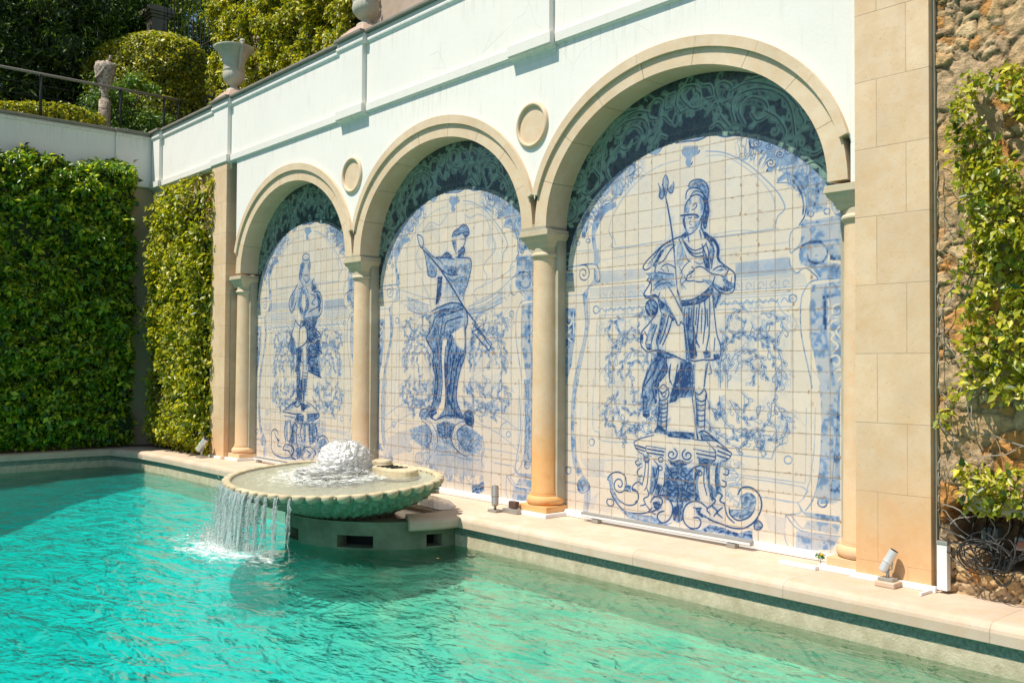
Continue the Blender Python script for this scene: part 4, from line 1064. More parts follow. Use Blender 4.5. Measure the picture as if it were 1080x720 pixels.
def paint_panel(kind, W, seed, res):
    C=Canvas(-W/2,W/2,-.06,3.92,res,seed); rng=C.rng
    ny,nx=C.I.shape; C.wash=vnoise(ny,nx,.05/res,rng)*.6+vnoise(ny,nx,.018/res,rng)*.4
    big=vnoise(ny,nx,.4/res,rng); U,V=np.meshgrid(C.u,C.v)
    C.I[:]=.035+.03*C.wash+.05*np.clip(big-.6,0,1)
    # faint landscape in the niche behind the figure
    fol=np.zeros((ny,nx))                          # arabesque foliage: contour lines of a swirled field
    for cell,amp in ((.075,4.0),(.045,2.2)):
        wx=vnoise(ny,nx,.11/res,rng)-.5; wy=vnoise(ny,nx,.11/res,rng)-.5; n_=vnoise(ny,nx,cell/res,rng)
        jj=np.clip((np.arange(ny)[:,None]+wy*.16/res).astype(int),0,ny-1); ii=np.clip((np.arange(nx)[None]+wx*.16/res).astype(int),0,nx-1); n_=n_[jj,ii]*amp
        gy,gx=np.gradient(n_); g_=np.hypot(gx,gy)/res+1e-6; dd=np.abs(n_-np.round(n_))/g_; fol=np.maximum(fol,np.clip((.0045-dd)/.004+.5,0,1)*(.5+.5*C.wash))
    au=np.abs(U); vv=V-(.08 if kind==2 else 0); zone=np.clip((1.0-au)/.05,0,1)*np.clip((au-.30)/.1,0,1)*np.clip((1.84-vv)/.05,0,1)*np.clip((vv-.66-.12*np.clip(.6-au,0,1))/.08,0,1)
    blob_=np.clip((vnoise(ny,nx,.16/res,rng)-.36)*6,0,1)
    C.I=np.maximum(C.I,fol*zone*blob_*.22)
    C.I+=zone*blob_*.03
    C.I+=np.where((V>2.1)&(V<3.05)&(abs(U)<.95),.05*np.clip(C.wash*2.2-1,0,1),0)
    # scroll fields either side of the figure
    for sg in (-1,1):
        for (u,v,r,a,d,t) in ((.62,1.20,.27,1.3,-1,.42),(.50,1.66,.13,2.2,1,.4),(.83,1.62,.13,.6,-1,.42),(.93,1.30,.10,0,1,.34),(.80,.86,.17,-1,1,.42),(.50,.80,.12,2,-1,.38),(.98,.95,.10,.4,1,.38),(.36,1.05,.09,2,-1,.33),(.34,1.40,.10,1,1,.33),(.70,1.85,.08,2,1,.3),(1.0,1.72,.07,2,-1,.3)):
            if kind==2: v=v+.12; r=r*.95
            aa=a if sg>0 else np.pi-a
            if r<.11: rinceau(C,sg*u,v,r,aa,d*sg,t*.9,.008)
    for p_ in curves(PAINT_s):
        for sg in (-1,1):
            q=p_*np.array([sg,1])+np.array([0,.10 if kind==2 else 0]); leafy(C,q,.0088,.62,.056,.038)
    ff=(lambda p: abs(p[:,0]).mean()>.88 or p[:,1].mean()>2.75) if kind==2 else None
    C.run(PAINT_f,ff,.86)
    # egg-and-leaf entablature between frame and figure
    if kind!=2:
        for u in np.arange(-1.0,1.01,.115):
            if abs(u)<.3: continue
            C.stroke(spiral(u,2.035,.036,0,1.0,1,12,.045),.008,.42); C.stroke([(u+.057,1.99),(u+.057,2.08)],.008,.4)
            C.stroke([(u-.04,1.90),(u-.01,1.935),(u+.03,1.90),(u+.05,1.93)],.011,.45)
        for v in (2.10,1.975,1.955,1.865): 
            C.stroke([(-1.02,v),(-.3,v)],.008,.42); C.stroke([(.3,v),(1.02,v)],.008,.42)
    else:
        for u in np.arange(-1.0,1.01,.1):
            v=2.0+.20*u*u
            if abs(u)<.28: continue
            C.stroke([(u,v-.035),(u+.02,v+.04)],.008,.38); C.stroke([(u-.04,v-.09),(u,v-.06),(u+.04,v-.09)],.01,.42)
    ctr=np.clip((C.wash-.5)*5,0,1); C.I=np.where((C.I>.3)&(np.abs(U)>1.0),C.I*(.72+.5*ctr),C.I)
    ped=fol*np.clip((.66-V)/.05,0,1)*np.clip((.62-np.abs(U))/.1,0,1)*np.clip((V-.06)/.05,0,1); C.I=np.maximum(C.I,ped*.6)
    sw=fol*(V>2.7)*np.clip((np.hypot(U/1.46,(V-2.32)/1.02)-.80)/.05,0,1)*np.clip((au-.45)/.1,0,1); C.I=np.maximum(C.I,sw*.75)
    C.run({1:PAINT_1,2:PAINT_2,3:PAINT_3}[kind],None,1.08 if kind==3 else 1.0,1.0 if kind==3 else 1.15,True)
    def blur(A,r):
        k=int(r/res); 
        for ax in (0,1):
            for _ in (0,1):
                P_=np.pad(A,[(k,k) if a==ax else (0,0) for a in (0,1)],'edge'); c_=np.cumsum(P_,ax); c_=np.concatenate([np.zeros_like(np.take(c_,[0],ax)),c_],ax); n_=A.shape[ax]
                A=(np.take(c_,np.arange(2*k+1,2*k+1+n_)-0,ax) if c_.shape[ax]>=2*k+1+n_ else np.take(c_,np.arange(2*k,2*k+n_),ax))-np.take(c_,np.arange(n_),ax); A=A/(2*k+1)
        return A
    b1=blur(C.I,.012); b2=blur(C.I,.035); fz=np.clip((.42-np.abs(U))/.06,0,1)*np.clip((V-.03)/.1,0,1)*np.clip((3.0-V)/.1,0,1)
    if kind!=3: fz=np.clip((.46-np.abs(U+.04))/.06,0,1)*np.clip((V-.03)/.1,0,1)*np.clip((2.9-V)/.1,0,1)
    C.I=np.clip(C.I+fz*(np.clip(b2-.10,0,1)*.55*(.2+1.2*C.wash)+fol*.22*np.clip(b2-.12,0,.2)*5)+.25*np.clip(b1-.2,0,1),0,1)
    # spandrel band under the arch: deep blue ground plus painted arch shadow, pale scroll relief
    rr=np.sqrt((U/1.46)**2+(np.clip(V-2.32,0,9)/1.02)**2)
    band=(rr>1)&(V>2.32)
    D=Canvas(-W/2,W/2,-.06,3.92,res,seed+7); D.I[:]=0; D.wash=C.wash
    for p_ in curves(PAINT_t):
        for sg in (-1,1):
            q=p_*np.array([sg,1]); D.stroke(smooth(q),.040,.60); leafy(D,q,.026,.62,.085,.055,rng,False,False)
    for p_ in curves(PAINT_t):
        for sg in (-1,1): q=p_*np.array([sg,1]); D.stroke(smooth(q),.010,0); D.stroke(smooth(q+np.array([.012,.014])),.010,1)
    for i_,ph in enumerate(np.linspace(.06,.75,4)):
        for sg in (-1,1):
            k=1.13+.10*(i_%2); r=(.15,.105)[i_%2]; u=sg*1.46*k*math.cos(ph); v=2.32+1.02*(k+.03)*math.sin(ph); d=sg*(1 if i_%2 else -1); a0=(ph if sg>0 else PI-ph)+PI*(i_%2)
            D.stroke(spiral(u,v,r,a0,1.45,d,30),.052,.62)
            sp=spiral(u,v,r,a0,1.45,d,30)
            for q in range(0,24,2):
                p=sp[q]; tn=sp[q+1]-sp[q]; tn/=np.hypot(*tn)+1e-9; nn=np.array([-tn[1],tn[0]])*d
                for s_ in (-1,1): L=r*.42*(1-q/34); D.stroke([p,p+nn*s_*L*.7+tn*L*.3,p+nn*s_*L+tn*L*1.0],.034,.5+.4*rng.rand())
            D.stroke(spiral(u,v,r*1.0,a0,1.45,d,30),.012,0); D.stroke(spiral(u,v,r*1.09,a0+.05,1.4,d,30),.008,1); D.stroke(spiral(u,v,r*.45,a0+1,1.0,-d,16),.008,0)
    for sg in (-1,1):      # running stem and fillers between the scrolls
        for k,w_,t_ in ():
            D.stroke([(sg*1.46*k*math.cos(p_),2.32+1.02*(k+.02*math.sin(9*p_))*math.sin(p_)) for p_ in np.linspace(.03,PI/2,16)],w_,t_)
        for ph in np.linspace(.1,PI/2-.05,12):
            k=rng.uniform(1.05,1.36); r=rng.uniform(.03,.065); D.stroke(spiral(sg*1.46*k*math.cos(ph),2.32+1.02*k*math.sin(ph),r,rng.uniform(0,6),1.1,rng.choice([-1,1]),14),.024,.35+.4*rng.rand())
    D.I=np.where(D.I<.3,np.maximum(D.I,fol*.13),D.I*(.8+.3*C.wash))
    for sg in (-1,1):
        for v in (2.36,2.42,2.48): D.stroke([(sg*1.08,v),(sg*1.62,v)],.022,.55)
    bandlight=np.clip(D.I+.06*C.wash,0,1)
    C.I=np.where(band,0,C.I)
    # colour
    I=np.clip(C.I,0,1)[...,None]
    cream=np.array([.70,.595,.47]); mid=np.array([.20,.30,.45]); deep=np.array([.016,.050,.155])
    col=np.where(I<.5,cream*(1-I*2)+mid*I*2,mid*(2-I*2)+deep*(I*2-1))
    bl=bandlight[...,None]; col=np.where(band[...,None],np.array([.007,.026,.042])*(1-bl)+np.array([.27,.40,.32])*bl,col)
    T=.158                                             # tiles: each fired a little differently, grout between
    tu=(U+W/2)/T; tv=(V+.06)/T; iu=tu.astype(int); iv=tv.astype(int)
    tint=rng.rand(64,64); tb=rng.rand(64,64)
    f=(1+.09*(tint[iv,iu]-.5))[...,None]; col=col*f*(1+np.array([.05,0,-.07])*(tb[iv,iu]-.45)[...,None])
    du=np.abs(tu-np.round(tu))*T; dv=np.abs(tv-np.round(tv))*T; dg=np.minimum(du,dv)
    gn=vnoise(ny,nx,.03/res,rng); g=np.clip((.0042-dg)/.003+.25,0,1)*(.45+.6*gn); g=np.where(band,g*.35,g)
    col=col*(1-g[...,None])+np.array([.24,.175,.12])*g[...,None]
    ch=vnoise(ny,nx,.022/res,rng); lo=vnoise(ny,nx,.5/res,rng); chip=np.clip((ch-.87+.08*(lo-.5))*12,0,1)*np.clip((.022-dg)/.012,0,1)*(~band)
    wear=np.where(V<.45,1.3,1.0) if kind==2 else 1.0
    col=col*(1-(chip*wear).clip(0,1)[...,None])+np.array([.36,.22,.12])*(chip*wear).clip(0,1)[...,None]
    for _ in range(26):                                # hairline cracks
        cu,cv=rng.uniform(-W/2,W/2),rng.uniform(0,2.2); E=Canvas.__new__(Canvas); E.__dict__=dict(C.__dict__); E.I=np.zeros((ny,nx))
        p=[(cu,cv)]; a=rng.uniform(0,6.3)
        for k in range(4): a+=rng.uniform(-.6,.6); p.append((p[-1][0]+.035*np.cos(a),p[-1][1]+.035*np.sin(a)))
        E.stroke(p,.005,.5); col=col*(1-E.I[...,None]*.7)+np.array([.3,.25,.22])*E.I[...,None]*.7
    return C,col

# ------------------------------------------------------------ setting: ground, terrace, pool
W=3.315; ZT=-.05; ZW=-.355
tag(MB().prism([(-60,.3),(60,.3),(60,60),(-60,60)],5.0,5.18).build('upper_terrace_ground',M_soil),kind='structure')
front=[(-3.05,-14),(-3.05,-.99),(-2.3,-.80),(-1.2,-.745)]
arc=[(4.97+1.16*math.cos(a),-.745+0*math.sin(a)) for a in ()]
poly=front+[(16,-.745),(16,.25),(-3.4,.25),(-3.4,-14)]
# nosed coping: the slab steps in towards the bottom, with a rounded top edge
def inset(d): return [(-3.05-d,-14),(-3.05-d,-.99+d),(-2.3-d*.3,-.80+d),(-1.2,-.745+d),(16,-.745+d),(16,.25),(-3.4,.25),(-3.4,-14)]
m=MB(); lay=[(.012,-.172),(0,-.165),(0,-.105),(.006,-.085),(.02,-.066),(.045,-.054),(.075,ZT)]
n=8; v=[]
for d,z in lay: v+=[(x,y,z) for x,y in inset(d)]
f=[tuple(range(n-1,-1,-1)),tuple((len(lay)-1)*n+i for i in range(n))]+[(j*n+i,j*n+(i+1)%n,(j+1)*n+(i+1)%n,(j+1)*n+i) for j in range(len(lay)-1) for i in range(n)]
m.add(v,f); tag(m.build('terrace',M_terr),kind='structure')
# pool shell
t=NT('pool_render'); z=t.sep(t.pos())[2]; nn=t.noise(12,5,.65); base=t.mix(t.ramp(nn,[(.35,0),(.7,1)]),(.46,.38,.25),(.66,.56,.40))
tiles=t.mix(t.ramp(t.noise(40,3),[(.4,0),(.6,1)]),(.02,.10,.085),(.13,.24,.19)); mk=t.ramp(t.math('ADD',z,t.math('MULTIPLY',t.math('SUBTRACT',t.noise(9,4),.5),.05)),[(.0,0),(1,1)])
mask=t.math('MULTIPLY',t.math('GREATER_THAN',t.math('ADD',z,t.math('MULTIPLY',t.math('SUBTRACT',t.noise(16,4),.5),.03)),-.245),.8); c=t.mix(mask,base,tiles)  # tile band under the coping, the coping's shadow darkened into its colour
alg=t.math('MULTIPLY',t.ramp(t.math('ADD',t.math('MULTIPLY',z,-1),t.math('MULTIPLY',t.noise(10,4),.08)),[(.345,0),(.40,1)]),.35); c=t.mix(alg,c,(.30,.36,.20))
M_pool=t.done(t.pr(c,.55,t.bump(t.math('ADD',nn,t.noise(60,2)),.5,.006)))
t=NT('pool_floor_paint'); sp=t.sep(t.pos()); nn=t.noise(.7,4,.6); n2=t.noise(2.2,5,.65,None,.8)
c=t.mix(t.ramp(nn,[(.35,0),(.65,1)]),(.010,.90,.80),(.025,.98,.90))
q=t.math('ADD',t.math('ADD',sp[1],t.math('MULTIPLY',t.math('SUBTRACT',nn,.5),2.2)),t.math('MULTIPLY',t.math('SUBTRACT',sp[0],8.0),.16)); f=t.math('MULTIPLY',t.ramp(t.math('DIVIDE',t.math('ADD',q,4.6),3.4),[(.25,0),(.85,1)]),t.ramp(sp[0],[(0,.0),(1,1)]))
f=t.math('MULTIPLY',f,t.math('DIVIDE',t.math('SUBTRACT',sp[0],4.0),2.2,clamp=True)); pale=t.mix(t.ramp(n2,[(.42,0),(.58,1)]),(.12,.68,.46),(.46,.86,.56)); M_pfl=t.done(t.pr(t.mix(f,c,pale),.6))
M_shelf=M_pfl
wallp=[(-3.09,-14),(-3.09,-.93),(-2.35,-.755),(-1.2,-.70),(16,-.70),(16,.2),(-3.38,.2),(-3.38,-14)]
tag(MB().prism(wallp,-2.1,-.174).build('pool_wall',M_pool),kind='structure')
tag(MB().prism([(-3.2,-14),(16,-14),(16,-.6),(-3.2,-.6)],-2.15,-1.35).build('pool_floor',M_pfl),kind='structure')
# submerged shelf along the wall, sloping down
m=MB(); ys=[-.69,-1.1,-1.7,-2.3,-2.9,-3.4]; zs=[-.60,-.66,-.78,-.95,-1.18,-1.37]
m.extr([(y,z) for y,z in zip(ys,zs)]+[(-3.4,-1.9),(-.69,-1.9)],-3.2,16); tag(m.build('pool_shelf',M_shelf,smooth=True,angle=40),kind='structure')
# water: closed body, clear surface over an absorbing volume
t=NT('pool_water'); p=t.pos(); sp=t.sep(p)
dx=t.math('SUBTRACT',sp[0],5.0); dy=t.math('ADD',sp[1],2.3); rad=t.math('SQRT',t.math('ADD',t.math('MULTIPLY',dx,dx),t.math('MULTIPLY',dy,dy)))
warp=t.noise(1.1,3,.5)
ring=t.math('MULTIPLY',t.math('SINE',t.math('ADD',t.math('MULTIPLY',rad,17),t.math('MULTIPLY',warp,16))),t.math('DIVIDE',.55,t.math('ADD',rad,1.2)))
w1=t.noise(2.0,3,.55,t.map(p,(1,1.9,1),(0,0,R(-38))),.6); w2=t.noise(6.5,3,.5,t.map(p,(.75,1.8,1),(0,0,R(-42))),.8); w3=t.noise(15,3,.55,t.map(p,(1,1.5,1),(0,0,R(30))),.3)
h=t.math('ADD',t.math('ADD',t.math('MULTIPLY',w1,1.9),t.math('MULTIPLY',w2,.46)),t.math('ADD',t.math('MULTIPLY',w3,.09),t.math('MULTIPLY',ring,.35)))
nr=t.bump(h,1.0,.058)
tr=t.n('ShaderNodeBsdfTransparent'); tr.inputs[0].default_value=(.90,.90,.90,1); rf=t.n('ShaderNodeBsdfRefraction'); rf.inputs['IOR'].default_value=1.33; rf.inputs['Roughness'].default_value=0; t.l(nr,rf.inputs['Normal'])
m1=t.n('ShaderNodeMixShader',_0=.30); t.l(tr.outputs[0],m1.inputs[1]); t.l(rf.outputs[0],m1.inputs[2])
gl=t.n('ShaderNodeBsdfGlossy'); gl.inputs['Roughness'].default_value=.03; t.l(nr,gl.inputs['Normal'])
fr=t.n('ShaderNodeFresnel'); fr.inputs[0].default_value=1.33; t.l(nr,fr.inputs['Normal'])
m2=t.n('ShaderNodeMixShader'); t.l(fr.outputs[0],m2.inputs[0]); t.l(m1.outputs[0],m2.inputs[1]); t.l(gl.outputs[0],m2.inputs[2])
# foam where the falling water lands
ex=t.math('SUBTRACT',sp[0],4.85); ey=t.math('ADD',sp[1],2.50); er=t.math('SQRT',t.math('ADD',t.math('MULTIPLY',t.math('MULTIPLY',ex,ex),.34),t.math('MULTIPLY',t.math('MULTIPLY',ey,ey),1.7)))
fo=t.math('SUBTRACT',t.math('ADD',t.noise(5,6,.72,t.map(p,(1,1.6,1),(0,0,R(-38))),1.2),t.math('MULTIPLY',t.noise(26,3,.6),.28)),t.math('MULTIPLY',er,.62))
fm=t.ramp(fo,[(.34,0),(.62,.9)]); df=t.n('ShaderNodeBsdfDiffuse'); df.inputs[0].default_value=(.80,.86,.84,1); m3=t.n('ShaderNodeMixShader'); t.l(fm,m3.inputs[0]); t.l(m2.outputs[0],m3.inputs[1]); t.l(df.outputs[0],m3.inputs[2])
t.l(m3.outputs[0],t.out.inputs[0]); va=t.n('ShaderNodeVolumeAbsorption'); va.inputs[0].default_value=(.02,.88,.87,1); va.inputs[1].default_value=.40; t.l(va.outputs[0],t.out.inputs[1]); M_water=t.m
m=MB().prism([(-3.3,-13.9),(15.9,-13.9),(15.9,-.65),(-3.3,-.65)],-1.95,ZW); tag(m.build('pool_water',M_water),kind='structure')
# planting beds at the foot of the ivy
tag(MB().prism([(-3.36,-12),(-3.16,-12),(-3.16,-.55),(-2.95,-.30),(-.76,-.22),(-.76,.2),(-3.36,.2)],-.2,-.035).build('planting_bed',M_soil),kind='structure')
# ------------------------------------------------------------ arcade wall
AW=empty('arcade_wall',(4.97,0,-.05),'long white plastered wall with three stone arches, columns and blue tile panels above the pool terrace','wall')
YV=-.20; RX,RZ,ZC=1.482,1.155,2.7275
m=MB(); NS=64
for k in range(3):     # plaster field round the arches
    c=(k+.5)*W; x=[ -W/2+W*i/NS for i in range(NS+1)]; b=[ZC+1.37*math.sqrt(max(0,1-(q/1.69)**2)) for q in x]
    for y in (-.19,.06):
        n0=m.n; m.add([(c+q,y,zb) for q,zb in zip(x,b)]+[(c+q,y,4.492) for q in x],[(i,i+1,NS+2+i,NS+1+i) for i in range(NS)])
m.box(-3.35,0.0,-.19,.2,4.43,4.492)
m.box(-3.35,14,-.19,.22,4.50,5.40); m.box(9.9455,14,-.19,.2,4.2,4.498); m.box(9.9455,10.02,-.19,.1,2.705,4.1995)
m.build('plaster_face',M_plas,AW,orient=False)
def ring(k,rxo,rzo,rxi,rzi,y0,y1,nseg,tmin,zb=None,gap=.0016,per=7):
    m=MB(); c=(k+.5)*W; H=W/2-.002
    for s in range(nseg):
        a0=tmin+(PI-2*tmin)*s/nseg; a1=tmin+(PI-2*tmin)*(s+1)/nseg; v=[]
        for i in range(per+1):
            a=a0+gap+(a1-a0-2*gap)*i/per
            xo=max(-H,min(H,rxo*math.cos(a))); zo=ZC+rzo*math.sin(a); xi=rxi*math.cos(a); zi=ZC+rzi*math.sin(a)
            for y in (y0,y1): v+= [(c+xi,y,zi),(c+xo,y,zo)]
        f=[]
        for i in range(per):
            b=i*4; f+=[(b,b+1,b+5,b+4),(b+2,b+6,b+7,b+3),(b,b+4,b+6,b+2),(b+1,b+3,b+7,b+5)]
        f+=[(0,2,3,1),(per*4,per*4+1,per*4+3,per*4+2)]; m.add(v,f)
    return m
for k in range(3):
    a=ring(k,1.64,1.30,RX,RZ,YV,.10,9,0).build('arch',M_arch,AW,smooth=True,angle=25)
    ring(k,1.70,1.385,1.632,1.292,-.228,-.12,7,.235,gap=.0006,per=9).build('hood_mould',M_arch,a,smooth=True,angle=25)
m=MB()
for k in (0,1,2,3):    # stone springer blocks between the arches, above each capital
    if k in (1,2): m.box(k*W-.173,k*W+.173,YV+.001,.10,2.702,2.76)
    m.box(k*W-.17,k*W+.17,-.03,.10,-.04,2.70)
m.build('jamb',M_soff,AW)
# tile panels
t=NT('painted_tiles'); a=t.n('ShaderNodeVertexColor',layer_name='Col'); sp=t.sep(t.pos())
cb=t.n('ShaderNodeCombineXYZ'); t.l(sp[0],cb.inputs[0]); t.l(sp[2],cb.inputs[1])
hb=t.noise(6.3,1,.5); M_tile=t.done(t.pr(a.outputs[0],t.ramp(t.noise(20,3),[(.3,.18),(.7,.4)]),t.bump(t.math('ADD',hb,t.math('MULTIPLY',t.noise(90,2),.12)),.35,.006),0,.5))
for k,res in ((0,.0068),(1,.0058),(2,.0045)):
    Cv,col=paint_panel(k+1,W-.30,11+k,res); U,V=np.meshgrid(Cv.u+(k+.5)*W,Cv.v); ny,nx=U.shape
    P=np.stack([U,np.full_like(U,.08),V],-1).reshape(-1,3); ii=np.arange(ny*nx).reshape(ny,nx)
    F=np.stack([ii[:-1,:-1],ii[:-1,1:],ii[1:,1:],ii[1:,:-1]],-1).reshape(-1,4)
    o=npmesh('tile_panel',P,F,M_tile,AW,col.reshape(-1,3)); o['label']=['tile panel of a helmeted soldier with a plumed helmet and short dark skirt','tile panel of a bare-chested bearded figure holding a trident','tile panel of a warrior in a crested helmet holding a halberd'][k]
# columns
def column(xc,mat):
    sh=MB().lathe([(.150,.15),(.152,.165),(.142,.19),(.139,.8),(.135,1.6),(.128,2.44)],(xc,-.02,0),40).build('column',mat,AW,smooth=True,angle=50)
    b=MB(); b.lathe([(.14,.048),(.172,.052),(.186,.068),(.190,.092),(.184,.115),(.168,.132),(.158,.136),(.158,.149),(.14,.151)],(xc,-.02,0),40); b.build('column_base',mat,sh,smooth=True,angle=50)
    MB().box(xc-.195,xc+.195,-.197,.09,-.048,.048).build('plinth',mat,sh,bevel=.006)
    c=MB().lathe([(.128,2.44),(.142,2.445),(.152,2.458),(.152,2.47),(.142,2.486),(.131,2.492),(.131,2.535)],(xc,-.02,0),40)
    prof=[(.135,2.53),(.138,2.545),(.150,2.56),(.152,2.578),(.168,2.60),(.184,2.615),(.192,2.638),(.196,2.645)]
    v=[]; 
    for r,z in prof: v+=[(xc-r,-.02-r*.92,z),(xc+r,-.02-r*.92,z),(xc+r,.08,z),(xc-r,.08,z)]
    c.add(v,[(j*4+i,j*4+(i+1)%4,j*4+4+(i+1)%4,j*4+4+i) for j in range(len(prof)-1) for i in range(4)]+[(3,2,1,0)])
    c.build('capital',M_cap,sh,smooth=True,angle=30)
    MB().box(xc-.206,xc+.206,-.212,.085,2.645,2.668).box(xc-.200,xc+.200,-.206,.085,2.6685,2.70).build('abacus',M_cap,sh,bevel=.003)
for k in range(4): column(k*W,M_col if k==2 else M_colc)
# piers
MB().box(-.73,-.20,-.262,.1,-.045,4.43).build('pier',M_pierL,AW,bevel=.005)
MB().box(10.015,10.541,-.262,.1,-.045,4.43).build('pier',M_pier,AW,bevel=.005)
MB().box(10.5415,10.556,-.215,.1,-.045,4.43).box(-.2,-.18,-.18,.05,-.045,2.5).build('pier_return',M_soff,AW)
# string course, its blocks, parapet pilasters and coping
blocks=[(-3.35,-2.93),(-.76,-.17),(W-.31,W+.31),(2*W-.31,2*W+.31),(9.985,10.60)]
m=MB(); xs=-3.35
for a,b in blocks+[(14,14)]:
    if a>xs: m.extr([(-.19,4.438),(-.214,4.446),(-.218,4.456),(-.2265,4.458),(-.2265,4.545),(-.205,4.552),(-.19,4.552)],xs,a)
    xs=b
for a,b in blocks: m.extr([(-.19,4.345),(-.194,4.38),(-.206,4.41),(-.232,4.428),(-.262,4.434),(-.268,4.446),(-.286,4.448),(-.286,4.547),(-.26,4.556),(-.19,4.556)],a,b)
m.build('string_course',M_plas2,AW)
for a,b in blocks: MB().box(a+.045,b-.045,-.251,-.15,4.556,5.327).build('parapet_pilaster',M_plas,AW,bevel=.004)
def cop(off,x0,x1,m):
    m.extr([(-.19-off,5.29),(-.200-off,5.30),(-.215-off,5.318),(-.218-off,5.338),(-.212-off,5.356),(-.196-off,5.364),(-.196-off,5.412),(.0,5.412),(.0,5.29)],x0,x1)
m=MB(); s_=MB(); xs=-3.35
for a,b in blocks+[(14,14)]:
    if a>xs: cop(0,xs,a,m); s_.box(xs,a,-.252,.24,5.414,5.452)
    xs=b
for a,b in blocks: cop(.06,a,b,m); s_.box(a,b,-.312,.25,5.414,5.456)
m.build('cornice',M_plas,AW); s_.build('coping',M_cop,AW,bevel=.008)
# medallions
for k in (1,2):
    mm=MB(); c=(k*W-.03,0,3.735)
    ringp=[(.183,-.186),(.185,-.21),(.196,-.221),(.212,-.221),(.226,-.207),(.229,-.186)]
    v=[(c[0]+r*math.cos(2*PI*i/48),y,c[2]+r*math.sin(2*PI*i/48)) for r,y in ringp for i in range(48)]
    mm.add(v,[(j*48+i,j*48+(i+1)%48,(j+1)*48+(i+1)%48,(j+1)*48+i) for j in range(5) for i in range(48)])
    o=mm.build('medallion',M_arch,AW,smooth=True)
    MB().add([(c[0],-.1935,c[2])]+[(c[0]+.185*math.cos(2*PI*i/48),-.1925,c[2]+.185*math.sin(2*PI*i/48)) for i in range(48)],[(0,i+1,(i+1)%48+1) for i in range(48)]).build('disc',M_arch,o)
# ------------------------------------------------------------ side wall on the left
SW=empty('side_wall',(-3.5,-4,-.05),'shaded white end wall with a slim pilaster, half covered by the dark green ivy hedge','wall')
MB().box(-3.62,-3.378,-14,.2,4.5,5.38).build('plaster_face',M_plas,SW,orient=True)
MB().box(-3.62,-3.39,-14,.2,-.3,4.47).build('lower_wall',M_ochre,SW)
MB().extr([(0,0),(0,1)],0,0) if False else None
m=MB(); m.box(-3.62,-3.35,-.86,-.19,4.53,5.38); m.build('pilaster',M_plas,SW,bevel=.004)
m=MB(); m.box(-3.62,-3.345,-14,-.86,4.47,4.535); m.box(-3.62,-3.325,-.8605,-.19,4.465,4.54); m.box(-3.62,-3.355,-14,-.862,5.31,5.36); m.box(-3.62,-3.325,-.861,-.19,5.31,5.36); m.build('moulding',M_plas2,SW,bevel=.008)
m=MB(); m.box(-3.68,-3.32,-14,-.88,5.382,5.425); m.box(-3.68,-3.285,-.879,-.24,5.382,5.43); m.build('coping',M_cop,SW,bevel=.008)

MB().box(-.18,9.9,.101,.25,-.05,4.5).build('wall_core',M_soff,AW)
# ------------------------------------------------------------ rough stone walls
def worley(P,cell,rng,jit=.9,asp=1.0):
    """F1, F2-F1 and a random id for points P (n,2)"""
    Q=P/np.array([cell*asp,cell]); b=np.floor(Q).astype(int); n=len(P); d1=np.full(n,9.); d2=np.full(n,9.); idn=np.zeros(n)
    T1=rng.rand(128,128); T2=rng.rand(128,128); T3=rng.rand(128,128)
    for i in (-1,0,1):
        for j in (-1,0,1):
            cx=b[:,0]+i; cy_=b[:,1]+j; a=cx%128; c=cy_%128
            px=cx+.5+jit*(T1[a,c]-.5); py=cy_+.5+jit*(T2[a,c]-.5); d=np.hypot(Q[:,0]-px,Q[:,1]-py)
            new=d<d1; d2=np.where(new,d1,np.minimum(d2,d)); idn=np.where(new,T3[a,c],idn); d1=np.where(new,d,d1)
    return d1,d2-d1,idn
t=NT('rubble_stone'); a=t.n('ShaderNodeVertexColor',layer_name='Col'); n1=t.noise(30,6,.7); c=t.mix(1,a.outputs[0],t.ramp(n1,[(.25,.55),(.75,1.35)]),'MULTIPLY')
M_rub=t.done(t.pr(c,.92,t.bump(t.math('ADD',n1,t.math('MULTIPLY',t.noise(9,5,.7),1.6)),.9,.02)))
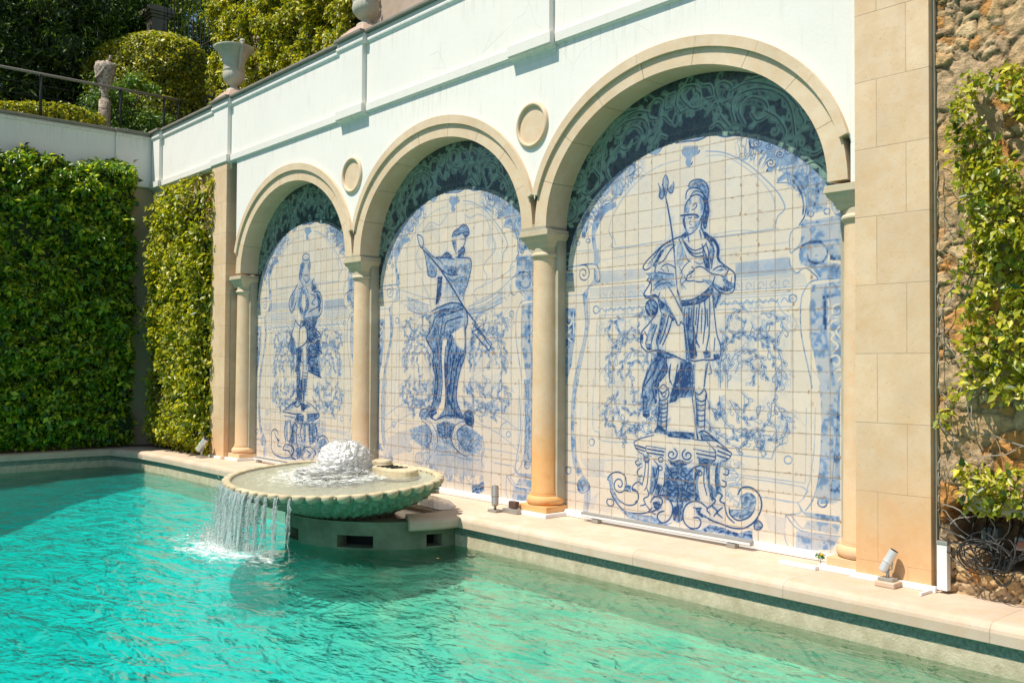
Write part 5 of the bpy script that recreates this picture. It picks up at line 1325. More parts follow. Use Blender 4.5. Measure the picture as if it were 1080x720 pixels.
def rubble(name,x0,x1,z0,z1,y,label,seed,hole=None,res=.012,cell=.22):
    rng=np.random.RandomState(seed); nx=int((x1-x0)/res)+1; nz=int((z1-z0)/res)+1
    X,Z=np.meshgrid(np.linspace(x0,x1,nx),np.linspace(z0,z1,nz)); P=np.stack([X.ravel(),Z.ravel()],1)
    wx=vnoise(nz,nx,.12/res,rng).ravel()-.5; wz=vnoise(nz,nx,.12/res,rng).ravel()-.5
    Pw=P+np.stack([wx,wz],1)*.09; d,e,idn=worley(Pw,cell,rng,.95,1.35); d2,e2,id2=worley(Pw*1.02+5,cell*.36,rng,.95,1.3)
    small=(idn>.55); edge=np.where(small,np.minimum(e,e2*.5),e); idc=np.where(small,id2,idn)
    fine=vnoise(nz,nx,.035/res,rng).ravel(); face=vnoise(nz,nx,.09/res,rng).ravel()
    h=np.clip(edge/.09,0,1)**.45*(.016+.026*idc)+.016*(fine-.5)+.010*(face-.5)
    Y=y-h; pal=np.array([(.50,.37,.22),(.54,.29,.10),(.48,.38,.26),(.60,.48,.32),(.40,.30,.20),(.56,.41,.23)])
    col=pal[(idc*5.99).astype(int)]*(.85+.3*fine[:,None]); mort=np.clip(1-edge/.07,0,1)[:,None]; col=col*(1-mort)+np.array([.20,.155,.10])*mort
    grey=np.clip((vnoise(nz,nx,.3/res,rng).ravel()-.5)*4,0,1)[:,None]*.3; col=col*(1-grey)+np.array([.47,.40,.31])*grey
    if hole is not None:
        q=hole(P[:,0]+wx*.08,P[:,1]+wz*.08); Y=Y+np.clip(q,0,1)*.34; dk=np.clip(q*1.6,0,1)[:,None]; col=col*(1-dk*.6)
    V=np.stack([P[:,0],Y,P[:,1]],1); ii=np.arange(nx*nz).reshape(nz,nx); F=np.stack([ii[:-1,:-1],ii[:-1,1:],ii[1:,1:],ii[1:,:-1]],-1).reshape(-1,4)
    col=col*np.array([1.12,.98,.80])
    o=npmesh(name,V,F,M_rub,None,col,smooth=True); return tag(o,label,'wall')
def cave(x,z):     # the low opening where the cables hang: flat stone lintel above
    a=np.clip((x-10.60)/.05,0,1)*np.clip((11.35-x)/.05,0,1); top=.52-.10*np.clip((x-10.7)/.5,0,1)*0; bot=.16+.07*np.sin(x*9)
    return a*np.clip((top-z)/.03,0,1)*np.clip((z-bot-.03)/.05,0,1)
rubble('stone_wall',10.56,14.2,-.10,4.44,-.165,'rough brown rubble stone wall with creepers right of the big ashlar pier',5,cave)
rubble('stone_wall',-3.37,-.74,-.1,4.44,-.10,'narrow strip of rough rubble stone wall under the ivy left of the far pier',6,None,.03,.2)
# ------------------------------------------------------------ leaves
def leafset(P,N,size,rng,pal,jit=.7,asp=.55,fold=.25,droop=.5):
    """one small folded leaf (two quads-> four tris) per point; P,N (n,3)"""
    n=len(P); N=N+rng.normal(0,jit,(n,3)); N/=np.linalg.norm(N,axis=1)[:,None]+1e-9
    D=rng.normal(0,.6,(n,3))+np.array([0,0,-droop]); D-=N*(D*N).sum(1)[:,None]; D/=np.linalg.norm(D,axis=1)[:,None]+1e-9
    S=np.cross(N,D); L=size*(.5+rng.rand(n)**1.5)[:,None]; w=L*asp
    v=np.stack([P,P+D*L*.45+S*w*.5+N*L*fold*.5,P+D*L-N*L*.06,P+D*L*.45-S*w*.5+N*L*fold*.5],1)
    F=np.array([[0,1,2],[0,2,3]])[None]+np.arange(n)[:,None,None]*4
    k=rng.choice(len(pal),n,p=[q[0] for q in pal]); c=np.array([q[1] for q in pal])[k]*rng.uniform(.75,1.3,(n,1))
    return v.reshape(-1,3),F.reshape(-1,3),np.repeat(c,4,0)
def merge(L):
    V=[];F=[];C=[];k=0
    for v,f,c in L: V.append(v);F.append(f+k);C.append(c);k+=len(v)
    return np.vstack(V),np.vstack(F),np.vstack(C)
GR=[(.30,(.085,.20,.012)),(.32,(.20,.34,.014)),(.28,(.50,.55,.03)),(.10,(.025,.06,.010))]
YE=[(.34,(.36,.37,.016)),(.25,(.22,.27,.014)),(.13,(.06,.105,.010)),(.28,(.55,.50,.04))]
def ivy_face(name,label,u0,u1,v0,v1,place,n,size,pal,seed,thick,mask,cat='ivy',sub=None,stem=True,jit=.6,gap=0):
    """leafy mat on a wall; place(u,v,d)->point at depth d, mask(u,v)->0..1 density and bulge"""
    rng=np.random.RandomState(seed); U=rng.uniform(u0,u1,n); V=rng.uniform(v0,v1,n); m=mask(U,V); keep=rng.rand(n)<m; U,V=U[keep],V[keep]
    g=vnoise(64,64,5,rng); gi=g[((V-v0)/(v1-v0)*63).astype(int).clip(0,63),((U-u0)/(u1-u0)*63).astype(int).clip(0,63)]
    g2=vnoise(220,220,5,rng); g2i=g2[((V-v0)/(v1-v0)*219).astype(int).clip(0,219),((U-u0)/(u1-u0)*219).astype(int).clip(0,219)]
    ok=g2i>gap; U,V,gi,g2i=U[ok],V[ok],gi[ok],g2i[ok]
    edge=np.minimum(np.minimum(U-u0,u1-U),np.minimum(V-v0,v1-V)); e=np.clip(edge/.25,.15,1)**.6
    d=thick*e*(.40+.5*gi+.75*g2i-.3)*(1-rng.rand(len(U))**2*.6); P,N=place(U,V,d)
    root=empty(name,tuple(P.mean(0)),label,cat); v,f,c=leafset(P,N,size,rng,pal,jit)
    npmesh('foliage',v,f,M_leaf,root,c)
    if stem:
        mb=MB()
        for i in range(12):
            a=rng.uniform(u0,u1); pts=[]; b=v0
            while b<v1-.2: 
                q,_=place(np.array([a]),np.array([b]),np.array([.03])); pts.append(tuple(q[0])); a+=rng.uniform(-.12,.12); a=min(max(a,u0+.05),u1-.05); b+=.18
            if len(pts)>2: mb.tube(pts,[.012*(1-.6*i/len(pts)) for i in range(len(pts))],5)
        mb.build('stem',M_twig,root)
    return root
def onx(x0): return lambda U,V,d:(np.stack([x0+d,U,V],1),np.tile([.6,-.6,.8],(len(U),1)))
def ony(y0): return lambda U,V,d:(np.stack([U,y0-d,V],1),np.tile([0,-1.,.65],(len(U),1)))
# big hedge-like ivy on the side wall, with a dark inner mat so that no wall shows
def hm(U,V): return np.clip((4.83+.07*np.sin(U*5)+.05*np.sin(U*13)-V)/.08,0,1)*np.clip((-.56+.05*np.sin(V*6)+.04*np.sin(V*17)-U)/.06,0,1)*(1-.45*np.clip((.35-V)/.35,0,1)*(np.sin(U*4)>0))
h=ivy_face('ivy_hedge','thick dark green ivy hedge covering the side wall at the far left, trimmed flat',-7.2,-.52,.0,4.9,onx(-3.36),82000,.092,GR,21,.50,hm,jit=.85)
rng=np.random.RandomState(4)
def sheet(mask,u0,u1,v0,v1,res,place,mat,name,root,rng,d0,d1):
    nu=int((u1-u0)/res);nv=int((v1-v0)/res); U,V=np.meshgrid(np.linspace(u0,u1,nu),np.linspace(v0,v1,nv)); m=mask(U.ravel(),V.ravel())
    P,_=place(U.ravel(),V.ravel(),(d0+(d1-d0)*vnoise(nv,nu,3,rng).ravel())*np.clip(m*1.2,0,1)); ii=np.arange(nu*nv).reshape(nv,nu)
    F=np.stack([ii[:-1,:-1],ii[:-1,1:],ii[1:,1:],ii[1:,:-1]],-1).reshape(-1,4); F=F[m[F].min(1)>.5]
    npmesh(name,P,F,mat,root)
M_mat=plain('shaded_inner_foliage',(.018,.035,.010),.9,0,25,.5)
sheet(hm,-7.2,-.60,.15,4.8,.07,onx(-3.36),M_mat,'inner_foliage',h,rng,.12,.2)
# sunlit yellow-green creeper on the stone strip
def m2(U,V):
    gap=((np.abs(U+1.05)<.22)&(V>3.55))|((np.abs(U+2.05)<.10)&(V>3.9)); low=((np.abs(U+2.55-.05*np.sin(V*7))<.28)&(V>.75)&(V<1.55)); side=np.clip((U+2.98-.12*np.sin(V*4)-.35*np.clip((.95-V),0,.55)*-1)/.08,0,1)
    return np.where(gap,.12,np.where(low,.15,1.))*side*np.clip((4.36-V+.2*np.sin(U*9))/.1,0,1)
h=ivy_face('climbing_ivy','sunlit yellow-green creeper hanging down the stone strip beside the far pier',-3.05,-.62,.0,4.42,ony(-.14),25000,.080,YE,22,.42,m2,'creeper',jit=.8,gap=.2)
def m2b(U,V): return (m2(U,V)>.5)*1.
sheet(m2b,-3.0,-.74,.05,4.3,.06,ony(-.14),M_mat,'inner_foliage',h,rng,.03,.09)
# patchy creeper on the near stone wall
def m3(U,V):
    s=.5+.5*np.sin(U*7.3+2*np.sin(V*2.1))*np.sin(V*3.1+1.3*np.sin(U*5)); b=np.clip((U-10.72-.06*np.sin(V*6)-.14*np.clip(2.2-V,0,1.2)*0)/.10,0,1)
    up=np.clip((3.3-V)/.1,0,1)*np.clip((V-1.4)/.4,0,1)*b; mid=(s>.36)*b*np.clip((V-1.15)/.1,0,1)*(V<2.4)*.9; low=((V>.50)&(V<.80)&(np.sin(U*9-97.0)>-.2))*.8+((U<10.9)&(V>1.0)&(V<1.6)&(s>.6))*.4
    return np.clip(np.maximum(np.maximum(up*(s>.16),mid),low),0,1)
rngc=np.random.RandomState(9)
h=ivy_face('climbing_ivy','patchy sunlit creeper with bare twigs on the rubble wall at the right edge',10.58,13.6,.42,3.3,ony(-.225),38000,.054,YE,23,.22,m3,'creeper',stem=False,jit=.7)
mb=MB()
for i in range(170):
    a=rngc.uniform(10.6,13.2); b=rngc.uniform(.0,2.6); pts=[]; s=rngc.choice([-1,1]); ang=rngc.uniform(.6,2.5)
    for k in range(rngc.randint(6,22)):
        pts.append((a,-.225-rngc.uniform(0,.035),b)); ang+=rngc.uniform(-.55,.55); a+=.045*math.cos(ang); b+=.045*abs(math.sin(ang)); 
        if a<10.585: a=10.585
    mb.tube(pts,rngc.choice([.0022,.003,.0045,.008],p=[.45,.3,.2,.05]),4,False)
mb.build('twigs',M_twig,h)
# ------------------------------------------------------------ fountain
FT=empty('fountain',(4.97,-.7,-1.2),'scalloped stone shell basin overflowing into the pool from its curved pedestal','fountain')
M_ped=limestone('pedestal_stone',(.27,.28,.19),None,0,.8); 
t=NT('wet_shell_stone'); p=t.pos(); z=t.sep(p)[2]; n=t.noise(6,5,.65); c=t.mix(t.ramp(n,[(.3,0),(.7,1)]),(.20,.25,.17),(.44,.39,.27)); st=t.noise(4,4,.6,t.map(p,(7,7,1))); c=t.mix(t.math('MULTIPLY',t.ramp(st,[(.45,0),(.7,1)]),.6),c,(.07,.12,.085)); M_shell=t.done(t.pr(c,.35,t.bump(t.noise(40,4),.35,.005)))
M_rim=limestone('shell_rim_stone',(.66,.55,.36),green=.45); M_basin=limestone('basin_inside',(.60,.55,.36),green=.12,wet=1)
c0=(4.97,-.7); Rp=1.10; m=MB(); wins=[(-16.5,-8),(-62,-43),(-104,-90)]
def inw(a): return any(l<=a<=h for l,h in wins)
cuts=sorted(set([-200,20]+[q for w_ in wins for q in w_]+list(range(-196,20,6))))
def pol(r,a,z): return (c0[0]+r*math.cos(R(a)),c0[1]+r*math.sin(R(a)),z)
for a,b in zip(cuts[:-1],cuts[1:]):
    zz=[(-1.9,-.34),(-.225,-.10)] if inw((a+b)/2) else [(-1.9,-.10)]
    for z0,z1 in zz: m.add([pol(Rp,a,z0),pol(Rp,b,z0),pol(Rp,b,z1),pol(Rp,a,z1),pol(Rp-.18,a,z0),pol(Rp-.18,b,z0),pol(Rp-.18,b,z1),pol(Rp-.18,a,z1)],[(0,1,2,3),(3,2,6,7),(0,4,5,1),(0,3,7,4),(1,5,6,2),(4,7,6,5)])
ped=m.build('pedestal',M_ped,FT,orient=False)
MB().lathe([(Rp-.2,-1.9),(Rp-.2,-.12),(.01,-.12)],(c0[0],c0[1],0),40).build('pedestal_core',M_black,FT)
MB().prism([pol(Rp+.012,a,0)[:2] for a in range(-188,9,4)],-.112,-.094).build('pedestal_top',M_ped,FT)
# nosed coping ends that embrace the pedestal
for a0,a1 in ((-26,6),(-186,-154)):
    m=MB(); prof=[(.93,-.167),(1.20,-.167),(1.215,-.15),(1.215,-.10),(1.205,-.075),(1.18,-.058),(1.13,-.046),(.93,-.046)]; v=[]; K=12
    for i in range(K+1):
        for r,z in prof: v.append(pol(r,a0+(a1-a0)*i/K,z))
    q=len(prof); m.add(v,[(i*q+j,i*q+(j+1)%q,(i+1)*q+(j+1)%q,(i+1)*q+j) for i in range(K) for j in range(q)]+[tuple(range(q)),tuple(K*q+j for j in range(q-1,-1,-1))]); m.build('coping_end',M_terr,FT)
# shell bowl: outline in plan, tilted towards the pool
def outline(th):
    cx,cy_=4.97,-1.475; c,s=math.cos(th),math.sin(th); n=2.1 if s<0 else 2.6
    r=(abs(c/(1.275 if c>0 else 1.31))**n+abs(s/.888)**n)**(-1/n); return cx+r*c,cy_+r*s
def rimz(y): return .25+.071*(y+1.475)
NT_=720; m=MB(); v=[]; lv=[(1.0,0,0),(.985,.06,0),(.95,.18,.01),(.90,.32,.02),(.83,.47,.04),(.74,.62,.05),(.64,.76,.05),(.54,.87,.04),(.48,1.0,.02)]
base=(4.97,-1.22)
for j,(s,dn,amp) in enumerate(lv):
    for i in range(NT_):
        th=2*PI*i/NT_; x,y=outline(th); zt=rimz(y); fl=1+.075*(1-abs(math.cos(24*th+6.5*dn))*1.6)*(min(1,j/2) if j<8 else .5)
        bx=base[0]+(x-base[0])*s*fl; by=base[1]+(y-base[1])*s*fl; v.append((bx,by,zt+(-.096-zt)*dn))
m.add(v,[(j*NT_+i,(j+1)*NT_+i,(j+1)*NT_+(i+1)%NT_,j*NT_+(i+1)%NT_) for j in range(len(lv)-1) for i in range(NT_)])
m.build('basin',M_shell,FT,smooth=True)
m=MB(); v=[]; li=[(.995,-.004),(.97,-.012),(.93,-.03),(.80,-.055),(.5,-.075),(.1,-.08)]
for s,dz in li:
    for i in range(NT_):
        x,y=outline(2*PI*i/NT_); bx=4.97+(x-4.97)*s; by=-1.475+(y+1.475)*s; v.append((bx,by,rimz(by)+dz+.004*math.cos(60*PI*i/NT_*0)))
m.add(v,[(j*NT_+i,j*NT_+(i+1)%NT_,(j+1)*NT_+(i+1)%NT_,(j+1)*NT_+i) for j in range(len(li)-1) for i in range(NT_)]); m.f.append(tuple(m.n-NT_+i for i in range(NT_))); m.build('basin_inside',M_basin,FT,smooth=True,angle=60)
# scalloped rim: hanging lobes around the edge
m=MB(); pl=[outline(2*PI*i/1440) for i in range(1440)]; cum=[0]
for i in range(1440): cum.append(cum[-1]+math.hypot(pl[(i+1)%1440][0]-pl[i][0],pl[(i+1)%1440][1]-pl[i][1]))
NL=48; NR=NL*14; v=[]; import bisect
for q in range(NR):
    s=cum[-1]*q/NR; i=min(1439,max(0,bisect.bisect(cum,s)-1)); x,y=pl[i]; x2,y2=pl[(i+3)%1440]; x1,y1=pl[i-3]; tx,ty=x2-x1,y2-y1; L=math.hypot(tx,ty); nx_,ny_=ty/L,-tx/L
    ph=(q%14)/14; lob=max(0,abs(math.sin(PI*ph))-.30)**.35; out=-.020+.062*lob; dr=.004+.070*lob; z=rimz(y)
    for a in range(10):
        an=2*PI*a/10; v.append((x+nx_*(-.02+out*.5+(.028+out*.5)*math.cos(an)),y+ny_*(-.02+out*.5+(.028+out*.5)*math.cos(an)),z+.008*lob+ (.016 if math.sin(an)>0 else dr)*math.sin(an)))
m.add(v,[(q*10+a,((q+1)%NR)*10+a,((q+1)%NR)*10+(a+1)%10,q*10+(a+1)%10) for q in range(NR) for a in range(10)]); m.build('scalloped_rim',M_rim,FT,smooth=True)
# carved stones on the hinge side
m=MB(); m.prism([(4.78+.12*math.cos(a),-.70+.09*math.sin(a)) for a in np.linspace(0,2*PI,20,endpoint=False)],rimz(-.7)-.05,rimz(-.7)+.065); m.build('hinge_stone',M_rim,FT,bevel=.02)
m=MB()
def ellz(cx,cy_,rx,ry,n=28): return [(cx+rx*math.cos(a),cy_+ry*math.sin(a)) for a in np.linspace(0,2*PI,n,endpoint=False)]
zs=rimz(-.9)+.01; m.prism(ellz(5.32,-.90,.33,.17),zs-.06,zs+.045); hs=m.build('hinge_stone',M_rim,FT,bevel=.018)
m=MB()
for i in range(4):
    x=5.14+.085*i; m.prism([(x-.010,-1.0),(x+.014,-1.0),(x+.034,-.82),(x+.010,-.82)],zs+.030,zs+.053)
m.build('drain_slot',M_black,hs)
# ------------------------------------------------------------ moving water
t=NT('clear_film'); g=t.n('ShaderNodeBsdfGlossy'); g.inputs[1].default_value=.08; tr=t.n('ShaderNodeBsdfTransparent'); tr.inputs[0].default_value=(.93,.97,.95,1); fr=t.n('ShaderNodeFresnel',_0=1.33); nb=t.bump(t.noise(22,4,.6),.8,.02); t.l(nb,g.inputs['Normal']); t.l(nb,fr.inputs['Normal'])
ms=t.n('ShaderNodeMixShader'); t.l(fr.outputs[0],ms.inputs[0]); t.l(tr.outputs[0],ms.inputs[1]); t.l(g.outputs[0],ms.inputs[2])
df=t.n('ShaderNodeBsdfDiffuse'); df.inputs[0].default_value=(.8,.83,.78,1); m4=t.n('ShaderNodeMixShader'); p=t.pos(); sp=t.sep(p); ax=t.math('SUBTRACT',sp[0],4.74); ay=t.math('ADD',sp[1],1.2); rr=t.math('SQRT',t.math('ADD',t.math('MULTIPLY',ax,ax),t.math('MULTIPLY',ay,ay)))
fo=t.math('SUBTRACT',t.noise(14,5,.7),t.math('MULTIPLY',rr,.42)); t.l(t.ramp(fo,[(.20,.12),(.42,.95)]),m4.inputs[0]); t.l(ms.outputs[0],m4.inputs[1]); t.l(df.outputs[0],m4.inputs[2]); M_film=t.done(m4.outputs[0])
m=MB(); v=[]; rngw=np.random.RandomState(3)
for s in (.975,.9,.75,.55,.3,.05):
    for i in range(120):
        x,y=outline(2*PI*i/120); bx=4.97+(x-4.97)*s; by=-1.475+(y+1.475)*s; v.append((bx,by,rimz(by)-.008+.006*rngw.rand()))
m.add(v,[(j*120+i,j*120+(i+1)%120,(j+1)*120+(i+1)%120,(j+1)*120+i) for j in range(5) for i in range(120)]); m.f.append(tuple(m.n-120+i for i in range(120)))
tag(m.build('basin_water',M_film,smooth=True,orient=False),'thin sheet of pale water spreading over the shell basin','water')
def foammat(name,white,alpha,rough=.25,col=(.86,.9,.88)):
    t=NT(name); d=t.n('ShaderNodeBsdfDiffuse'); d.inputs[0].default_value=(*col,1); tl=t.n('ShaderNodeBsdfTranslucent'); tl.inputs[0].default_value=(*col,1); a=t.n('ShaderNodeMixShader',_0=.45); t.l(d.outputs[0],a.inputs[1]); t.l(tl.outputs[0],a.inputs[2])
    g=t.n('ShaderNodeBsdfGlossy'); g.inputs[1].default_value=rough; b=t.n('ShaderNodeMixShader',_0=.22); t.l(a.outputs[0],b.inputs[1]); t.l(g.outputs[0],b.inputs[2]); tr=t.n('ShaderNodeBsdfTransparent'); e=t.n('ShaderNodeMixShader')
    t.l(t.ramp(t.noise(white,4,.7),[(alpha-.12,.15),(alpha+.12,1)]),e.inputs[0]); t.l(tr.outputs[0],e.inputs[1]); t.l(b.outputs[0],e.inputs[2]); return t.done(e.outputs[0])
M_foam=foammat('bubbling_foam',42,.43,.3,(.96,.95,.91)); M_fall=foammat('falling_water',22,.56,.1,(.88,.92,.90)); M_drop=foammat('droplets',8,.2,.05)
JET=empty('water_jet',(4.74,-1.15,.26),'foaming dome of water bubbling up in the middle of the shell basin','water jet')
rng=np.random.RandomState(8)
def blob(cx,cy_,cz,rx,rz,seed,name,amp=.16,parent=JET,res=(130,60)):
    nu,nv=res; rg=np.random.RandomState(seed); g=vnoise(nv+1,nu+1,7,rg)*.5+vnoise(nv+1,nu+1,1.7,rg)*.5; V=[]
    for j in range(nv+1):
        ph=PI/2*j/nv*1.0
        for i in range(nu):
            th=2*PI*i/nu; k=1+amp*(g[j,i]*(1-abs(i/nu-.5)*0)-.5)*2; V.append((cx+rx*k*math.cos(th)*math.cos(ph)**.75,cy_+rx*k*math.sin(th)*math.cos(ph)**.75,cz+rz*k*math.sin(ph)))
    F=[(j*nu+i,j*nu+(i+1)%nu,(j+1)*nu+(i+1)%nu,(j+1)*nu+i) for j in range(nv) for i in range(nu)]
    return npmesh(name,np.array(V),np.array(F),M_foam,parent,smooth=True)
blob(4.74,-1.15,rimz(-1.15)-.04,.30,.34,1,'dome',.12); blob(4.72,-1.17,rimz(-1.15)-.05,.47,.12,2,'splash_ring',.30); blob(4.74,-1.14,rimz(-1.15)-.04,.28,.33,5,'inner_dome',.14)
ico=[(0,0,1),(.89,0,.45),(.28,.85,.45),(-.72,.53,.45),(-.72,-.53,.45),(.28,-.85,.45),(.72,.53,-.45),(-.28,.85,-.45),(-.89,0,-.45),(-.28,-.85,-.45),(.72,-.53,-.45),(0,0,-1)]
icf=[(0,1,2),(0,2,3),(0,3,4),(0,4,5),(0,5,1),(1,6,2),(2,7,3),(3,8,4),(4,9,5),(5,10,1),(1,10,6),(2,6,7),(3,7,8),(4,8,9),(5,9,10),(11,6,10),(11,10,9),(11,9,8),(11,8,7),(11,7,6)]
def drops(pts,rs):
    I=np.array(ico); V=(np.array(pts)[:,None,:]+I[None]*np.array(rs)[:,None,None]).reshape(-1,3); F=(np.array(icf)[None]+12*np.arange(len(pts))[:,None,None]).reshape(-1,3); return V,F
pts=[];rs=[]
for i in range(420):
    a=rng.uniform(0,2*PI); ph=rng.uniform(0,1)**.8*PI/2; k=rng.uniform(.95,1.06)+(.25*rng.rand()**6); pts.append((4.74+.33*k*math.cos(a)*math.cos(ph)**.8,-1.15+.33*k*math.sin(a)*math.cos(ph)**.8,rimz(-1.15)-.02+.345*k*math.sin(ph))); rs.append(rng.uniform(.002,.006))
for i in range(500):
    a=rng.uniform(0,2*PI); r=rng.uniform(.35,.75); x,y=4.78+r*math.cos(a)*1.1,-1.3+r*math.sin(a)*.8; pts.append((x,y,rimz(y)+rng.uniform(0,.05)*max(0,1-(r-.35)*2))); rs.append(rng.uniform(.002,.007))
V,F=drops(pts,rs); o=npmesh('droplets',V,F,M_drop,JET,smooth=True); o['kind']='stuff'
CUR=empty('water_curtain',(4.6,-2.35,ZW),'thin water strands pouring off the left front rim of the shell basin','falling water')
m=MB(); rng=np.random.RandomState(17); strands=[]
def edgept(th): 
    x,y=outline(th); x2,y2=outline(th+.01); L=math.hypot(x2-x,y2-y); return x,y,(y2-y)/L,-(x2-x)/L
for i in range(230):
    th=rng.uniform(R(179),R(250)) if i<130 else rng.uniform(R(240),R(290)); strands.append((th,rng.uniform(.002,.0075)*(1 if i<205 else .7)))
for d in (262,266,270,275,281,288,288.7,295,295.8,303,304,312): 
    for k in range(9): strands.append((R(d+rng.uniform(-.9,.9)),rng.uniform(.002,.0065)))
for th,r in strands:
    x,y,nx_,ny_=edgept(th); z0=rimz(y)-.01; zb=ZW+.0; v0=rng.uniform(.05,.22); pts=[]; T=math.sqrt(2*(z0-zb)/9.8); ph=rng.uniform(0,6); r2=[]
    st=rng.choice([0,0,0,.25]); en=rng.choice([1,1,.8,.6])
    for k in range(15):
        s=st+(en-st)*k/14; tt=T*s**.75; wz=.010*math.sin(ph+k*1.1)*s+.004*rng.normal(); pts.append((x+nx_*(.03+v0*tt)+wz,y+ny_*(.03+v0*tt)+wz*.6,z0-(z0-zb)*s**1.5)); r2.append(r*(.45+.8*rng.rand()))
    m.tube(pts,r2,5,False)
o=m.build('strands',M_fall,CUR,smooth=True); o['kind']='stuff'
t=NT('water_sheet'); nz=t.noise(3.2,5,.7,t.map(t.pos(),(9,9,.9))); nz2=t.noise(30,3,.6); d_=t.n('ShaderNodeBsdfDiffuse'); d_.inputs[0].default_value=(.80,.88,.86,1); g_=t.n('ShaderNodeBsdfGlossy'); g_.inputs[1].default_value=.06; t.l(t.bump(nz,1,.02),g_.inputs['Normal'])
a_=t.n('ShaderNodeMixShader',_0=.5); t.l(d_.outputs[0],a_.inputs[1]); t.l(g_.outputs[0],a_.inputs[2]); tr_=t.n('ShaderNodeBsdfTransparent'); tr_.inputs[0].default_value=(.88,.97,.95,1); e_=t.n('ShaderNodeMixShader'); t.l(t.ramp(t.math('ADD',nz,t.math('MULTIPLY',nz2,.15)),[(.50,.05),(.74,.85)]),e_.inputs[0]); t.l(tr_.outputs[0],e_.inputs[1]); t.l(a_.outputs[0],e_.inputs[2]); M_sheet=t.done(e_.outputs[0])
V_=[];F_=[]
for lay_ in range(3):
    K=70; J=14; n0=len(V_)
    for i in range(K):
        th=R(179)+(R(276)-R(179))*i/(K-1); x,y,nx_,ny_=edgept(th); v0=.10+.06*lay_+.05*math.sin(i*.9+lay_*2)
        for j in range(J):
            s=j/(J-1); z0=rimz(y)-.015; q=.04+v0*s**.5*.38+.012*math.sin(i*1.3+lay_+s*3)*s; V_.append((x+nx_*q,y+ny_*q,z0+(ZW-z0)*s))
    for i in range(K-1):
        if (i*7+lay_*3)%11<3: continue
        for j in range(J-1): a=n0+i*J+j; F_.append((a,a+1,a+J+1,a+J))
npmesh('water_sheet',np.array(V_),np.array(F_),M_sheet,CUR,smooth=True)
pts=[];rs=[]
for i in range(1100):
    th=rng.uniform(R(178),R(285)); x,y,nx_,ny_=edgept(th); s=rng.rand(); q=.05+.1*rng.rand(); pts.append((x+nx_*q,y+ny_*q,rimz(y)+(ZW-rimz(y))*s)); rs.append(rng.uniform(.002,.006))
for i in range(1100):
    th=rng.uniform(R(185),R(275)); x,y,nx_,ny_=edgept(th); q=.1+rng.normal(0,.13); pts.append((x+nx_*q+rng.normal(0,.04),y+ny_*q,ZW+abs(rng.normal(0,.045)))); rs.append(rng.uniform(.003,.009))
V,F=drops(pts,rs); o=npmesh('spray',V,F,M_drop,CUR,smooth=True); o['kind']='stuff'
m=MB(); v=[]; K=90   # churned foam hump where the curtain lands
g=vnoise(K+1,9,2.2,np.random.RandomState(5))
for i in range(K):
    th=R(183)+(R(272)-R(183))*i/(K-1); x,y,nx_,ny_=edgept(th)
    for j in range(9): q=-.05+.30*j/8; v.append((x+nx_*q,y+ny_*q,ZW-.012+.028*math.sin(PI*j/8)*g[i,j]*math.sin(PI*i/(K-1))**.4))
npmesh('splash_foam',np.array(v),np.array([(i*9+j,i*9+j+1,(i+1)*9+j+1,(i+1)*9+j) for i in range(K-1) for j in range(8)]),M_foam,CUR,smooth=True)

t=NT('wet_shadow_stone'); M_wetshadow=t.done(t.pr(t.mix(t.ramp(t.noise(7,5,.65),[(.35,0),(.65,1)]),(.11,.085,.055),(.22,.17,.11)),.18,t.bump(t.noise(18,4),.3,.006)))
tag(MB().prism([(4.35,-.60),(4.55,-.22),(4.95,-.15),(5.35,-.22),(5.72,-.42),(5.86,-.60),(5.80,-.70)],-.0495,-.0455).build('wet_shadow_patch',M_wetshadow),kind='structure')  # dark sheet: wet stone with the basin's cast shadow painted in
MB().prism([pol(.925,a,0)[:2] for a in range(-184,5,4)],-.0937,-.088).build('wet_ledge',M_wetshadow,FT)

# ------------------------------------------------------------ urns on the parapet
M_urn=limestone('urn_stone',(.56,.53,.42),green=.3); M_brick=plain('old_brick_pedestal',(.46,.33,.25),.9,0,25,.3)
def make_urn(x,y,z,label,h=.70):
    root=empty('garden_urn',(x,y,z),label,'urn','pale stone urns along the parapet'); k=h/.70
    def flut(a,zz): return 1+.02*math.cos(20*a) if .13<zz/k<.33 else 1
    pr=[(.10,0),(.115,.0),(.115,.03),(.10,.045),(.065,.06),(.055,.09),(.062,.11),(.105,.13),(.155,.19),(.168,.25),(.160,.30),(.155,.32),(.168,.335),(.168,.35),(.155,.36),(.165,.45),(.195,.55),(.245,.63),(.30,.665),(.31,.68),(.305,.70),(.285,.705),(.24,.67),(.19,.60),(.155,.5),(.14,.42),(.0,.41)]
    MB().lathe([(a*k,b*k) for a,b in pr],(x,y,z),60,mod=flut).build('body',M_urn,root,smooth=True,angle=55)
    for s in (-1,1):
        pts=[(x+s*.165*k,y,z+.345*k),(x+s*.215*k,y,z+.36*k),(x+s*.235*k,y,z+.42*k),(x+s*.225*k,y,z+.50*k),(x+s*.25*k,y,z+.58*k),(x+s*.285*k,y,z+.66*k),(x+s*.30*k,y,z+.71*k),(x+s*.27*k,y,z+.735*k)]
        m=MB().tube(pts,[.014*k,.018*k,.02*k,.02*k,.022*k,.026*k,.034*k,.02*k],8); m.lathe([(0,-.04*k),(.03*k,-.03*k),(.042*k,0),(.03*k,.03*k),(0,.04*k)],(x+s*.285*k,y,z+.735*k),12); m.lathe([(0,-.02*k),(.018*k,0),(0,.02*k)],(x+s*.19*k,y,z+.34*k),10); m.build('handle',M_urn,root,smooth=True)
    return root
